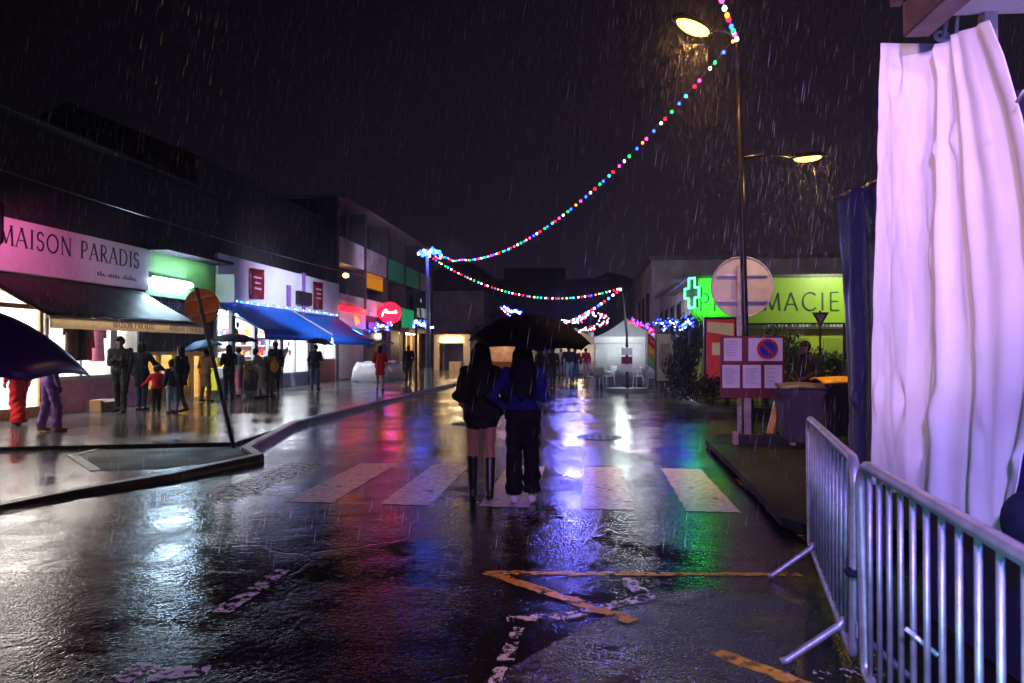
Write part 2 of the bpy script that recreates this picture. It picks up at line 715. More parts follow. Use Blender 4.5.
def person(label, loc, rotz, H=1.7, h=0.022, top=None, bottom=None, coat=None, skirt=None, dress=None, shoes=None, boots=None, hair='short', hairm=None, skin=None,
           arms=('down', 'down'), stride=0.0, lean=0.0, wide=0.0, head_turn=0.0, nod=0.0, child=False, cap=None, stout=1.0, hem=None, armo=None, eyes=False, legtwist=0.0, ankle=0.0):
    root = thing('person', label, 'person', loc, rotz)
    s = H / 1.7
    hs = s * (1.28 if child else 1.0)
    A = lambda x, y, z: (x * s, (y + lean * max(0, z - 0.95)) * s, z * s)
    fl = stride
    hip = {1: A(0.09, 0, 0.92), -1: A(-0.09, 0, 0.92)}
    foot = {1: fl, -1: -fl}
    lift = lambda d: 0.10 * max(0.0, -d) / 0.3 if d < 0 else 0.0
    knee = {q: A(q * 0.095, foot[q] * 0.5 + 0.03 + abs(fl) * 0.12, 0.50) for q in (1, -1)}
    ank = {q: A(q * 0.095, foot[q], 0.085 + lift(foot[q])) for q in (1, -1)}
    toe = {q: A(q * (0.115 + legtwist), foot[q] + 0.16, 0.035 + lift(foot[q]) * 0.25) for q in (1, -1)}
    heel = {q: A(q * 0.095, foot[q] - 0.03, 0.04 + lift(foot[q]) * 1.1) for q in (1, -1)}
    sh = {q: A(q * 0.175 * stout, 0, 1.395) for q in (1, -1)}
    el, wr = {}, {}
    for q, nm in ((-1, arms[0]), (1, arms[1])):
        e, w = ARM[nm]
        if armo and q in armo:
            e, w = armo[q]
        el[q] = A(q * e[0] * (1 if nm != 'down' else stout), e[1], e[2])
        wr[q] = A(q * w[0] * (1 if nm != 'down' else stout), w[1], w[2])
    st = stout
    neck = A(0, 0.0, 1.44)
    hc = Vector(A(0, 0.02, 1.585 if not child else 1.6))

    def torso(i=0.0):
        return [cone(A(-0.1 * st, 0, 1.36), A(0.1 * st, 0, 1.36), 0.075 * s + i, 0.075 * s + i, 0.95),
                cone(A(0, 0, 1.25), A(0, 0, 1.05), 0.15 * s * st + i, 0.13 * s * st + i, 0.68),
                cone(A(-0.07 * st, 0, 0.95), A(0.07 * st, 0, 0.95), 0.11 * s + i, 0.11 * s + i, 0.95)]

    def armp(q, i=0.0, end=1.0):
        w = tuple(np.array(el[q]) + (np.array(wr[q]) - np.array(el[q])) * end)
        return [cone(sh[q], el[q], 0.05 * s * st + i, 0.04 * s * st + i), cone(el[q], w, 0.038 * s * st + i, 0.029 * s + i)]

    def legp(q, i=0.0, aw=0.0):
        return [cone(hip[q], knee[q], 0.084 * s * st + i, 0.056 * s * st + i + aw * 0.4), cone(knee[q], ank[q], 0.056 * s + i + aw * 0.4, 0.038 * s + i + aw)]
    body = torso() + [cone(A(0, -0.01, 1.38), tuple(hc + Vector((0, -0.01 * s, -0.08 * hs))), 0.06 * s, 0.05 * s)]
    for q in (1, -1):
        body += armp(q) + legp(q) + [cone(ank[q], heel[q], 0.036 * s, 0.034 * s), cone(heel[q], toe[q], 0.034 * s, 0.028 * s)]
    Rh = Euler((-nod, 0, head_turn)).to_matrix()
    extra = [placed(HEAD, hc, Rh, hs)]
    for q in (1, -1):
        d = (Vector(wr[q]) - Vector(el[q])).normalized()
        z = -d
        yv = Vector((0, 1, 0.15))
        if abs(z.dot(yv.normalized())) > 0.85:
            yv = Vector((0, 0, 1))
        yv = (yv - z * yv.dot(z)).normalized()
        xv = yv.cross(z)
        Rm = Matrix((xv, yv, z)).transposed()
        extra.append(placed(HAND, wr[q], Rm, s * 0.95, mirror=(q == -1)))
    sdf_part('body', union(body, 0.035 * s), h, skin, root, extra)
    hemz = (hem if hem else 0.86) * s
    if top:
        pr = torso(0.016) + armp(1, 0.014, 0.93) + armp(-1, 0.014, 0.93) + [cone(A(0, -0.005, 1.40), A(0, 0, 1.47), 0.072 * s, 0.062 * s)]
        f = folded(union(pr, 0.03 * s), 0.007 * s, s, loc[0])
        sdf_part('top', clip(f, lambda X, Y, Z: hemz - Z), h, top, root)
    if coat:
        pr = torso(0.026) + armp(1, 0.022, 0.93) + armp(-1, 0.022, 0.93) + [cone(A(0, -0.005, 1.40), A(0, 0, 1.49), 0.078 * s, 0.068 * s)]
        b0 = hemz
        pr.append(cone(A(0, 0, 1.0), (0, 0, b0), 0.15 * s * st, 0.19 * s * st, 0.72))
        sdf_part('coat', clip(folded(union(pr, 0.035 * s), 0.008 * s, s, loc[0]), lambda X, Y, Z: b0 - Z), h, coat, root)
    if bottom:
        pr = [cone(A(-0.07 * st, 0, 0.95), A(0.07 * st, 0, 0.95), 0.122 * s, 0.122 * s, 0.95)]
        for q in (1, -1):
            pr += legp(q, 0.014, wide)
        sdf_part('trousers', clip(folded(union(pr, 0.03 * s), 0.007 * s + 0.05 * wide, s, loc[0]), lambda X, Y, Z: np.maximum(Z - 1.03 * s, (0.06 + ankle) * s - Z)), h, bottom, root)
    if skirt:
        m_, z1, r1 = skirt
        pr = [cone(A(-0.05, 0, 0.95), A(0.05, 0, 0.95), 0.125 * s, 0.125 * s, 0.95), cone(A(0, 0, 0.98), (0, 0, z1 * s), 0.145 * s, r1 * s, 0.8)]
        sdf_part('skirt', clip(union(pr, 0.03 * s), lambda X, Y, Z: np.maximum(Z - 1.04 * s, z1 * s - Z)), h, skirt[0], root)
    if boots:
        pr = []
        for q in (1, -1):
            kb = tuple(np.array(knee[q]) * 0.9 + np.array(ank[q]) * 0.1)
            pr += [cone(kb, ank[q], 0.066 * s, 0.047 * s), cone(ank[q], heel[q], 0.044 * s, 0.04 * s), cone(heel[q], toe[q], 0.042 * s, 0.034 * s)]
        kz = min(knee[1][2], knee[-1][2]) - 0.02
        sdf_part('boots', clip(union(pr, 0.015), lambda X, Y, Z: np.maximum(Z - kz, -Z)), h, boots, root)
    if shoes:
        for q in (1, -1):
            pr = [cone(ank[q], heel[q], 0.046 * s, 0.043 * s), cone(heel[q], toe[q], 0.043 * s, 0.037 * s)]
            az = ank[q][2]
            sdf_part('shoe', clip(union(pr, 0.015), lambda X, Y, Z, az=az: np.maximum(Z - az, -Z + 0.001)), min(h, 0.018), shoes, root)
    c = hc
    if hair:
        hp = [ell(tuple(c + Vector((0, -0.012, 0.03)) * hs), np.array((0.096, 0.108, 0.106)) * hs)]
        f = union(hp, 0.02)
        cut = lambda X, Y, Z: np.minimum((Y - c.y) - 0.035 * hs, c.z + 0.055 * hs - Z)
        base = clip(f, cut)
        if hair == 'long':
            lp = [cone(tuple(c + Vector((0, -0.04, 0.0)) * hs), A(0, -0.085, 1.38), 0.108 * hs, 0.145 * s, 0.62), cone(A(0, -0.085, 1.38), A(0, -0.10, 1.15), 0.145 * s, 0.13 * s, 0.45)]
            f2 = union(lp, 0.03)
            f2 = clip(f2, lambda X, Y, Z: 1.12 * s + 0.035 * np.sin(X * 60) + 0.6 * np.abs(X) ** 1.3 - Z)
            f2b = f2
            def f2(X, Y, Z, q=f2b):
                return q(X, Y, Z) + 0.004 * np.sin(X * 130 + 6 * np.sin(Z * 9)) + 0.003 * np.sin(X * 71 + Z * 8)
            f2.box = f2b.box
            def f3(X, Y, Z, b0=base):
                return np.minimum(b0(X, Y, Z), np.maximum(f2(X, Y, Z), (Y - c.y) - 0.02 * hs))
            f3.box = (np.minimum(f.box[0], f2.box[0]), np.maximum(f.box[1], f2.box[1]))
            base = f3
        elif hair == 'bob':
            lp = [cone(tuple(c + Vector((0, -0.03, 0.0)) * hs), tuple(c + Vector((0, -0.035, -0.1)) * hs), 0.1 * hs, 0.1 * hs, 0.8)]
            f2 = union(lp, 0.03)
            def f3(X, Y, Z, b0=base):
                return np.minimum(b0(X, Y, Z), np.maximum(f2(X, Y, Z), (Y - c.y) - 0.02 * hs))
            f3.box = (np.minimum(f.box[0], f2.box[0]), np.maximum(f.box[1], f2.box[1]))
            base = f3
        o = sdf_part('hair', base, min(h, 0.016), hairm, root)
    if cap:
        f = clip(ell(tuple(c + Vector((0, 0.0, 0.045)) * hs), np.array((0.096, 0.112, 0.098)) * hs), lambda X, Y, Z: c.z + 0.035 * hs - Z)
        g = ell(tuple(c + Vector((0, 0.12, 0.048)) * hs), np.array((0.075, 0.085, 0.012)) * hs)
        sdf_part('cap', union([f, g], 0.01), 0.013, cap, root)
    if eyes:
        for sx in (-1, 1):
            p = hc + Rh @ (Vector((sx * 0.031, 0.085, 0.004)) * hs)
            MB().sphere(p, 0.011 * hs, 8, 6).build('eye', M['eye'], root, smooth=True, local=True)
    return root


# ------------------------------------------------------------------ umbrellas
def umbrella(label, loc, rad, high, m, pole=0.75, tilt=(0, 0), rotz=0.0, h_metal=None, ribs=True, group=None, lin=None):
    """loc = hand end of the shaft"""
    root = thing('umbrella', label, 'umbrella', loc, rotz, group)
    T = Euler((tilt[0], tilt[1], 0)).to_matrix()
    n, seg, rings = 8, 6, 9
    P = []
    for i in range(rings + 1):
        t = i / rings
        row = []
        for j in range(n * seg):
            fr = (j % seg) / seg
            sag = math.sin(PI * fr)
            r = rad * t * (1 - 0.055 * sag * t)
            z = pole + high * (1 - t ** 2.1) + 0.03 * sag * t * t * (1 if t < 1 else 0.9)
            a = 2 * PI * j / (n * seg)
            row.append(T @ Vector((r * math.cos(a), r * math.sin(a), z - high)))
        P.append(row)
    mb = MB()
    mb.grid(P, closed_u=True)
    mb.build('canopy', m, root, smooth=True, solid=0.003, local=True)
    MB().cyl(T @ Vector((0, 0, -0.05)), T @ Vector((0, 0, pole - 0.01)), 0.006, 8).cyl(T @ Vector((0, 0, pole - 0.01)), T @ Vector((0, 0, pole + 0.06)), 0.005, 6, 0.003).build('shaft', h_metal, root, local=True)
    MB().tube([T @ Vector((0.0, 0, 0.02)), T @ Vector((0, 0, -0.1)), T @ Vector((0.02, 0, -0.135)), T @ Vector((0.05, 0, -0.135)), T @ Vector((0.065, 0, -0.11))], 0.012, 8).build('handle', M['black_plastic'], root, smooth=True, local=True)
    if ribs:
        for k in range(n):
            a = 2 * PI * k / n
            pts = [T @ Vector((rad * t * math.cos(a), rad * t * math.sin(a), pole - high + high * (1 - t ** 2.1) - 0.008)) for t in [q / 8 for q in range(9)]]
            mb = MB().tube(pts, 0.003, 5)
            mb.cyl(T @ Vector((0, 0, pole - high * 1.1)), pts[4], 0.0025, 5)
            mb.build('rib', h_metal, root, local=True)
    return root
# ------------------------------------------------------------------ material library
M = {}
M['eye'] = mat('eye', (0.02, 0.015, 0.012), 0.15)
M['asphalt'] = wet_ground('wet_asphalt', (0.004, 0.004, 0.0045), (0.018, 0.0165, 0.016), 0.05, 0.19, grain=0.055, ripple=0.26)
M['pavement'] = wet_ground('wet_pavement', (0.06, 0.057, 0.055), (0.12, 0.115, 0.11), 0.07, 0.18, grain=0.03, ripple=0.2, slab=0.8)
M['patch'] = wet_ground('dark_patch', (0.008, 0.008, 0.009), (0.025, 0.025, 0.026), 0.4, 0.6, grain=0.15, ripple=0.3, ior=1.18)
M['kerb'] = mat('kerb_stone', (0.06, 0.057, 0.055), 0.3, var=0.4, vscale=5, bump=0.3, bscale=70)
M['white_paint'] = worn_paint('zebra_paint', (0.74, 0.62, 0.66), 0.30, 0.43, 3.2)
M['worn_paint'] = worn_paint('worn_white_paint', (0.68, 0.66, 0.66), 0.475, 0.54, 13)
M['yellow_paint'] = worn_paint('yellow_paint', (0.62, 0.33, 0.03), 0.38, 0.50, 11)
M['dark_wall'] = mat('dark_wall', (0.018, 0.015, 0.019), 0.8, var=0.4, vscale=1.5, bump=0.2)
M['grey_wall'] = mat('grey_wall', (0.26, 0.24, 0.26), 0.75, var=0.25, vscale=1.2, bump=0.15, dirt=((0.16, 0.14, 0.15), 1.5))
M['pale_wall'] = mat('pale_wall', (0.45, 0.42, 0.44), 0.7, var=0.2, vscale=1.2, bump=0.12, dirt=((0.3, 0.27, 0.27), 1.1))
M['ochre_wall'] = mat('ochre_wall', (0.42, 0.27, 0.2), 0.75, var=0.2, vscale=1.2, bump=0.12)
M['concrete'] = mat('concrete', (0.14, 0.13, 0.14), 0.6, var=0.3, vscale=3, bump=0.2)
M['white_int'] = mat('shop_interior', (0.82, 0.81, 0.79), 0.6, var=0.08)
M['warm_int'] = mat('warm_interior', (0.8, 0.66, 0.42), 0.6, var=0.3, vscale=3)
M['sign_white'] = mat('sign_white', (0.72, 0.70, 0.74), 0.35, var=0.08, vscale=1)
M['sign_ink'] = mat('sign_ink', (0.012, 0.01, 0.014), 0.4)
M['red_panel'] = mat('red_panel', (0.17, 0.004, 0.012), 0.4, var=0.15)
M['frame_white'] = mat('frame_white', (0.5, 0.5, 0.52), 0.4, var=0.1)
M['frame_dark'] = mat('frame_dark', (0.03, 0.03, 0.035), 0.4)
M['glass'] = glass('shop_glass')
M['dark_glass'] = mat('dark_glass', (0.01, 0.01, 0.014), 0.08, spec=0.7, var=0.1)
M['awning_dark'] = mat('awning_maroon', (0.016, 0.005, 0.010), 0.5, var=0.2, vscale=4, bump=0.25, bscale=14)
M['valance_cream'] = mat('valance_cream', (0.72, 0.60, 0.45), 0.5, var=0.1, transl=0.6)
M['awning_blue'] = mat('awning_blue', (0.008, 0.15, 0.62), 0.45, var=0.15, vscale=3, bump=0.2, bscale=10, transl=0.35)
M['green_wall'] = mat('green_wall', (0.16, 0.36, 0.14), 0.5, var=0.2, vscale=2)
M['gold_wood'] = mat('gold_wood', (0.5, 0.27, 0.06), 0.4, var=0.35, vscale=9)
M['grille'] = mat('grille_metal', (0.05, 0.05, 0.055), 0.45, metal=0.6)
M['shutter'] = mat('shutter_metal', (0.55, 0.55, 0.57), 0.45, metal=0.3, var=0.2)
M['metal'] = mat('galvanised', (0.5, 0.49, 0.54), 0.46, metal=0.7, var=0.3, vscale=12, bump=0.08)
M['dark_metal'] = mat('dark_metal', (0.06, 0.06, 0.07), 0.4, metal=0.6)
M['lamp_paint'] = mat('lamp_paint', (0.014, 0.013, 0.016), 0.3, metal=0.3)
M['sign_back'] = mat('sign_back', (0.42, 0.40, 0.42), 0.4, metal=0.3, var=0.15)
M['copper_post'] = mat('post_paint', (0.5, 0.38, 0.33), 0.35, metal=0.5)
M['paper'] = mat('paper', (0.8, 0.79, 0.82), 0.25, var=0.1, vscale=3, bump=0.15, bscale=5, coat=0.6)
M['paper_ink'] = mat('paper_ink', (0.3, 0.3, 0.36), 0.5)
M['blue_ink'] = mat('blue_ink', (0.01, 0.04, 0.5), 0.3)
M['red_ink'] = mat('red_ink', (0.65, 0.02, 0.03), 0.3)
M['black_plastic'] = mat('black_plastic', (0.012, 0.012, 0.013), 0.35)
M['black_rubber'] = mat('black_rubber', (0.015, 0.015, 0.016), 0.55, bump=0.2)
M['cream_block'] = mat('cream_block', (0.5, 0.38, 0.25), 0.5)
M['wood'] = mat('wood', (0.3, 0.17, 0.09), 0.45, var=0.4, vscale=8, bump=0.2)
M['grey_plastic'] = mat('grey_plastic', (0.07, 0.06, 0.09), 0.5, var=0.15)
M['bin_blue'] = mat('bin_plastic', (0.012, 0.014, 0.03), 0.4)
M['bin_yellow'] = mat('bin_lid', (0.75, 0.40, 0.02), 0.4)
M['tarp'] = mat('white_tarp', (0.85, 0.83, 0.85), 0.38, var=0.06, vscale=2, bump=0.12, bscale=6, transl=0.22)
M['tarp_black'] = mat('black_tarp', (0.016, 0.016, 0.06), 0.38, bump=0.4, bscale=4)
M['stall_white'] = mat('stall_white', (0.7, 0.68, 0.72), 0.5, var=0.1)
M['stall_rust'] = mat('stall_beam', (0.12, 0.07, 0.065), 0.5, metal=0.3, var=0.5, vscale=7, bump=0.3, dirt=((0.08, 0.04, 0.03), 6))
M['tent'] = mat('tent_canvas', (0.75, 0.76, 0.76), 0.5, var=0.08, transl=0.5)
M['plastic_white'] = mat('chair_plastic', (0.62, 0.62, 0.64), 0.35, var=0.08)
M['umb_black'] = mat('umbrella_black', (0.003, 0.003, 0.004), 0.6, spec=0.06)
M['umb_navy'] = mat('umbrella_navy', (0.03, 0.014, 0.12), 0.34, bump=0.05, bscale=9)  # violet of the stage light is mixed into this base colour
M['umb_blue'] = mat('umbrella_blue', (0.03, 0.1, 0.28), 0.5, transl=0.3)
M['umb_cream'] = mat('umbrella_cream', (0.6, 0.5, 0.35), 0.5, transl=0.3)
M['skin'] = mat('skin', (0.33, 0.17, 0.11), 0.5, var=0.1, sheen=0.1)
M['skin_dark'] = mat('skin_dark', (0.13, 0.065, 0.04), 0.45, var=0.1)
M['hair'] = mat('hair', (0.005, 0.004, 0.004), 0.6, spec=0.15, var=0.4, vscale=30, bump=0.4, bscale=90)
for nm, c in dict(black=(0.008, 0.008, 0.009), navy=(0.012, 0.014, 0.035), blue=(0.012, 0.014, 0.11), jeans=(0.16, 0.24, 0.42), dkjeans=(0.03, 0.045, 0.1), red=(0.6, 0.015, 0.02), purple=(0.28, 0.12, 0.42),
                  tan=(0.17, 0.1, 0.05), grey=(0.3, 0.29, 0.3), white=(0.65, 0.64, 0.64), pink=(0.55, 0.16, 0.25), brown=(0.11, 0.055, 0.035), orange=(0.7, 0.3, 0.03), crimson=(0.42, 0.01, 0.03), hotpink=(0.7, 0.05, 0.3)).items():
    M['c_' + nm] = mat('cloth_' + nm, c, 0.75, spec=0.15, var=0.25, vscale=12, bump=0.35, bscale=22)
M['foliage'] = mat('foliage', (0.05, 0.085, 0.03), 0.45, var=0.5, vscale=3, transl=0.25)
M['foliage_dark'] = mat('foliage_dark', (0.025, 0.045, 0.025), 0.45, var=0.5, vscale=3, transl=0.2)
M['bark'] = mat('bark', (0.08, 0.055, 0.04), 0.8, var=0.4, vscale=10, bump=0.5)
M['cable'] = mat('cable', (0.05, 0.05, 0.06), 0.4)
M['pharm_green'] = mat('pharmacy_green', (0.28, 0.48, 0.03), 0.4, var=0.06, vscale=0.6)
M['pharm_wall'] = mat('pharmacy_wall', (0.42, 0.5, 0.03), 0.5, var=0.08, vscale=0.8)
M['pharm_ink'] = mat('pharmacy_ink', (0.02, 0.035, 0.02), 0.4)
M['strip_grey'] = mat('strip_grey', (0.06, 0.07, 0.05), 0.4)
M['hill'] = mat('hill', (0.02, 0.022, 0.02), 0.9, var=0.4, vscale=0.05)
# things that give off light
M['panel_light'] = emit('panel_light', (1.0, 0.95, 0.86), 95)
M['panel_cool'] = emit('panel_cool', (0.90, 0.94, 1.0), 45)
M['panel_warm'] = emit('panel_warm', (1.0, 0.70, 0.32), 55)
M['tube'] = emit('tube_light', (0.56, 0.72, 1.0), 130)
M['sodium'] = emit('sodium_lens', (1.0, 0.46, 0.05), 16)
M['sodium2'] = emit('warm_lens', (1.0, 0.50, 0.07), 9)
M['green_led'] = emit('green_led', (0.05, 1.0, 0.25), 9)
M['orange_win'] = emit('orange_window', (1.0, 0.33, 0.01), 0.55)
M['red_sign'] = glow('red_sign', (1.0, 0.002, 0.010), (0.5, 0.01, 0.02), 9)
M['red_script'] = emit('red_script', (1.0, 0.6, 0.45), 14)
M['red_band'] = glow('red_band', (1.0, 0.002, 0.008), (0.5, 0.01, 0.02), 7)
M['pink_face'] = glow('pink_face', (0.8, 0.4, 0.6), (0.6, 0.4, 0.5), 0.12)
M['orange_logo'] = emit('orange_logo', (1.0, 0.30, 0.08), 2.0)
M['green_sign'] = glow('green_sign', (0.0, 0.6, 0.22), (0.02, 0.3, 0.12), 0.35)
M['teal_letters'] = glow('teal_letters', (0.5, 0.8, 0.8), (0.5, 0.6, 0.6), 0.25)
BULB = {k: emit('bulb_' + k, c, s) for k, (c, s) in dict(white=((0.8, 0.75, 1), 12), red=((1, 0.004, 0.012), 18), blue=((0.006, 0.02, 1), 40), green=((0.004, 0.8, 0.06), 12), amber=((1, 0.25, 0.01), 9), magenta=((1, 0.02, 0.4), 16), cyan=((0.01, 0.4, 1), 20), pearl=((1, 0.88, 0.95), 5)).items()}
M['blue_led'] = emit('blue_led', (0.16, 0.14, 1.0), 9)
M['white_led'] = emit('white_led', (1.0, 0.85, 0.95), 4)

PZ = 0.12      # pavement height

# ------------------------------------------------------------------ ground
mb = MB()
mb.add([(-400, -60, 0), (400, -60, 0), (400, 600, 0), (-400, 600, 0)], [(0, 1, 2, 3)])
struct(mb.build('road', M['asphalt']))


def slab(name, poly, z, m, thick=0.3):
    mb = MB()
    mb.prism([(p[0], p[1], z - thick) for p in poly], (0, 0, thick))
    return struct(mb.build(name, m))


KX = -6.0
kl = [Vector((KX, 75, 0)), Vector((KX, 14.2, 0)), G(250, 446, PZ), G(262, 453, PZ), G(172, 471, PZ), G(80, 484, PZ), G(0, 499, PZ), G(-160, 522, PZ), G(-420, 548, PZ)]
sl = [G(236, 442, PZ), G(100, 445, PZ), G(0, 447, PZ), G(-420, 455, PZ)]
slab('pavement', [(-40, 75)] + [(p.x, p.y) for p in kl[:2]] + [(p.x, p.y) for p in sl] + [(-40, sl[-1].y)], PZ, M['pavement'])
LZ = 0.06
slab('pavement', [(p.x, p.y) for p in kl[2:]] + [(-40, kl[-1].y), (-40, sl[-1].y + 0.3)] + [(p.x, p.y + 0.05) for p in sl[::-1]], LZ, M['pavement'])


def kerb(pts, w=0.16, z=PZ + 0.012, name='kerb', side=1, zs=None, flare=None, m='kerb'):
    mb = MB()
    rows = []
    for i, p in enumerate(pts):
        z = zs[i] if zs else z
        fl = flare[i] if flare else 0
        prof = [(fl, -0.1), (fl, 0.003), (0.0, z - 0.02), (-0.02, z), (-w, z), (-w, z - 0.08)]
        a = pts[max(i - 1, 0)]
        b = pts[min(i + 1, len(pts) - 1)]
        d = Vector((b.x - a.x, b.y - a.y, 0)).normalized()
        nrm = Vector((-d.y, d.x, 0)) * side
        rows.append([Vector((p.x, p.y, 0)) + nrm * (q[0] + 0.03) + Vector((0, 0, q[1])) for q in prof])
    mb.grid(rows)
    return struct(mb.build(name, M[m]))


def dense(pts, step=0.5):
    out = []
    for a, b in zip(pts[:-1], pts[1:]):
        n = max(1, int((b - a).length / step))
        out += [a + (b - a) * i / n for i in range(n)]
    return out + [pts[-1]]


kerb(kl, zs=[PZ + .012] * 2 + [0.12, 0.11, 0.09, 0.066, 0.062, 0.061, 0.061], flare=[0, 0, 0, 0, 0.02, 0.12, 0.2, 0.25, 0.3])
# dark asphalt patch in the pavement corner with its pale edging
pp = [G(236, 446, LZ), G(104, 449, LZ), G(72, 456, LZ), G(96, 471, LZ), G(165, 469, LZ), G(248, 456, LZ)]
mb = MB()
mb.add([(p.x, p.y, LZ + 0.004) for p in pp], [tuple(range(len(pp)))])
struct(mb.build('pavement_patch', M['patch']))
mb = MB()
for a, b in ((G(72, 455, LZ), G(96, 471, LZ)), (G(72, 456, LZ), G(104, 448, LZ))):
    d = (b - a).normalized()
    n_ = Vector((-d.y, d.x, 0)) * 0.06
    mb.prism([a - n_, b - n_, b + n_, a + n_], (0, 0, 0.012))
struct(mb.build('kerb_edging', M['kerb']))

# right-hand pavement island by the stall, far pavement under the pharmacy
kr = [G(812, 524, PZ), G(801, 519, PZ), G(755, 474, PZ), G(716, 440, PZ), G(722, 436, PZ), G(900, 434, PZ)]
slab('pavement', [(12, kr[0].y)] + [(p.x, p.y) for p in kr] + [(12, kr[-1].y)], PZ, M['patch'])
kerb([Vector((12, kr[0].y, 0))] + kr, side=-1, w=0.2, m='patch')
slab('pavement', [(3.0, 75), (3.0, 19.5), (3.6, 18.8), (30, 18.6), (30, 75)], PZ, M['pavement'])
kerb([Vector((30, 18.6, 0)), Vector((3.6, 18.8, 0)), Vector((3.0, 19.5, 0)), Vector((3.0, 75, 0))], side=1)

# ------------------------------------------------------------------ road markings
mz = 0.004


def mark(name, polys, m, z=mz):
    mb = MB()
    for poly in polys:
        q = dense([Vector((p[0], p[1], 0)) for p in poly] + [Vector((poly[0][0], poly[0][1], 0))], 0.045)[:-1]
        mb.add([(p.x + random.gauss(0, 0.007), p.y + random.gauss(0, 0.009), z) for p in q], [tuple(range(len(q)))])
    return struct(mb.build(name, m))


for k in range(6):
    x = 0.95 - 1.04 * k
    mark('zebra_stripe', [[(x, 7.3), (x + 0.52, 7.3), (x + 0.52, 9.9), (x, 9.9)]], M['white_paint'] if k < 5 else M['worn_paint'])
mark('kerb_marking', [[(1.78, 5.9), (2.06, 5.9), (2.06, 9.2), (1.78, 9.2)]], M['yellow_paint'])


def px_line(p, q, w, z=0.0):
    a, b = G(*p), G(*q)
    d = (b - a).normalized()
    n = Vector((-d.y, d.x, 0)) * w / 2
    return [tuple((a - n)[:2]), tuple((b - n)[:2]), tuple((b + n)[:2]), tuple((a + n)[:2])]


mark('yellow_line', [px_line((484, 573), (800, 575), 0.075)], M['yellow_paint'])
mark('yellow_line', [px_line((490, 574), (634, 622), 0.10)], M['yellow_paint'], 0.008)
mark('yellow_line', [px_line((714, 652), (830, 695), 0.10)], M['yellow_paint'])
mark('worn_arrow', [px_line((626, 579), (648, 600), 0.11), px_line((648, 598), (560, 619), 0.10), px_line((562, 618), (505, 620), 0.09)], M['worn_paint'], 0.0075)
mark('worn_arrow', [px_line((518, 628), (504, 664), 0.075), px_line((503, 661), (490, 700), 0.06)], M['worn_paint'])
mark('worn_line', [px_line((284, 570), (220, 613), 0.12)], M['worn_paint'])
mark('worn_line', [px_line((208, 670), (150, 676), 0.13), px_line((150, 664), (116, 682), 0.14)], M['worn_paint'])
# stencilled letters by the barrier foot, mostly worn away
mb = MB()
u = (G(872, 672) - G(820, 676)).normalized()
v = Vector((-u.y, u.x, 0))
o = G(822, 676)
for i in range(5):
    c = o + u * (0.07 * i) + v * 0.0
    ring = [c + u * (0.026 * math.cos(t)) + v * (0.05 * math.sin(t)) for t in [2 * PI * j / 12 for j in range(9)]]
    for a, b in zip(ring[:-1], ring[1:]):
        d = (b - a).normalized()
        n_ = Vector((-d.y, d.x, 0)) * 0.009
        mb.add([tuple(q)[:2] + (0.004 + PZ * 0,) for q in (a - n_, b - n_, b + n_, a + n_)], [(0, 1, 2, 3)])
struct(mb.build('stencilled_marking', M['worn_paint']))

# a shallow ridge of newer asphalt patch on the right (rough tar)
pt = [G(*p) for p in ((470, 690), (560, 640), (640, 600), (700, 588), (770, 592), (812, 612), (800, 650), (780, 700))]
pt = dense(pt + [pt[0]], 0.06)[:-1]
for _ in range(6):
    pt = [(pt[i - 1] + pt[i] * 2 + pt[(i + 1) % len(pt)]) / 4 for i in range(len(pt))]
pt = [p + Vector((random.uniform(-1, 1), random.uniform(-1, 1), 0)) * 0.018 for p in pt]
mb = MB()
mb.add([(p.x, p.y, 0.0035) for p in pt], [tuple(range(len(pt)))])
struct(mb.build('tar_patch', wet_ground('tar_patch', (0.02, 0.018, 0.016), (0.05, 0.045, 0.04), 0.15, 0.3, grain=0.35, ripple=0.3)))
for (px, py, r) in ((600, 437, 0.42), (470, 424, 0.4)):
    c = G(px, py)
    mb = MB()
    mb.cyl((c.x, c.y, -0.05), (c.x, c.y, 0.006), r, 28)
    for j in range(5):
        for i in range(5):
            x, y = (i - 2) * 0.13, (j - 2) * 0.13
            if math.hypot(x, y) < 0.34:
                mb.box(c.x + x - 0.04, c.x + x + 0.04, c.y + y - 0.04, c.y + y + 0.04, 0.006, 0.012)
    tag(mb.build('manhole_cover', M['dark_metal']), 'round iron manhole cover in the wet road left of the two women' if px < 500 else 'round iron manhole cover in the wet road beyond the zebra crossing', 'manhole cover')

# ------------------------------------------------------------------ left row: the clothes shop
XF = -12.2


def yX(px, X=XF):
    return AX(px, 350, X).y


Y0, Y1, Y2, Y3 = 8.0, 18.45, 22.3, 33.75


def room(parent, y0, y1, z1, depth, m, name='interior', z0=PZ, xf=XF):
    mb = MB()
    x1, x0 = xf - 0.12, xf - depth
    t = 0.05
    mb.box(x0 - t, x0, y0, y1, z0, z1)
    mb.box(x0, x1, y0 - t, y0, z0, z1)
    mb.box(x0, x1, y1, y1 + t, z0, z1)
    mb.box(x0, x1, y0, y1, z1, z1 + t)
    mb.box(x0, x1, y0, y1, z0 - t + 0.055, z0 + 0.01)
    return mb.build(name, m, parent)


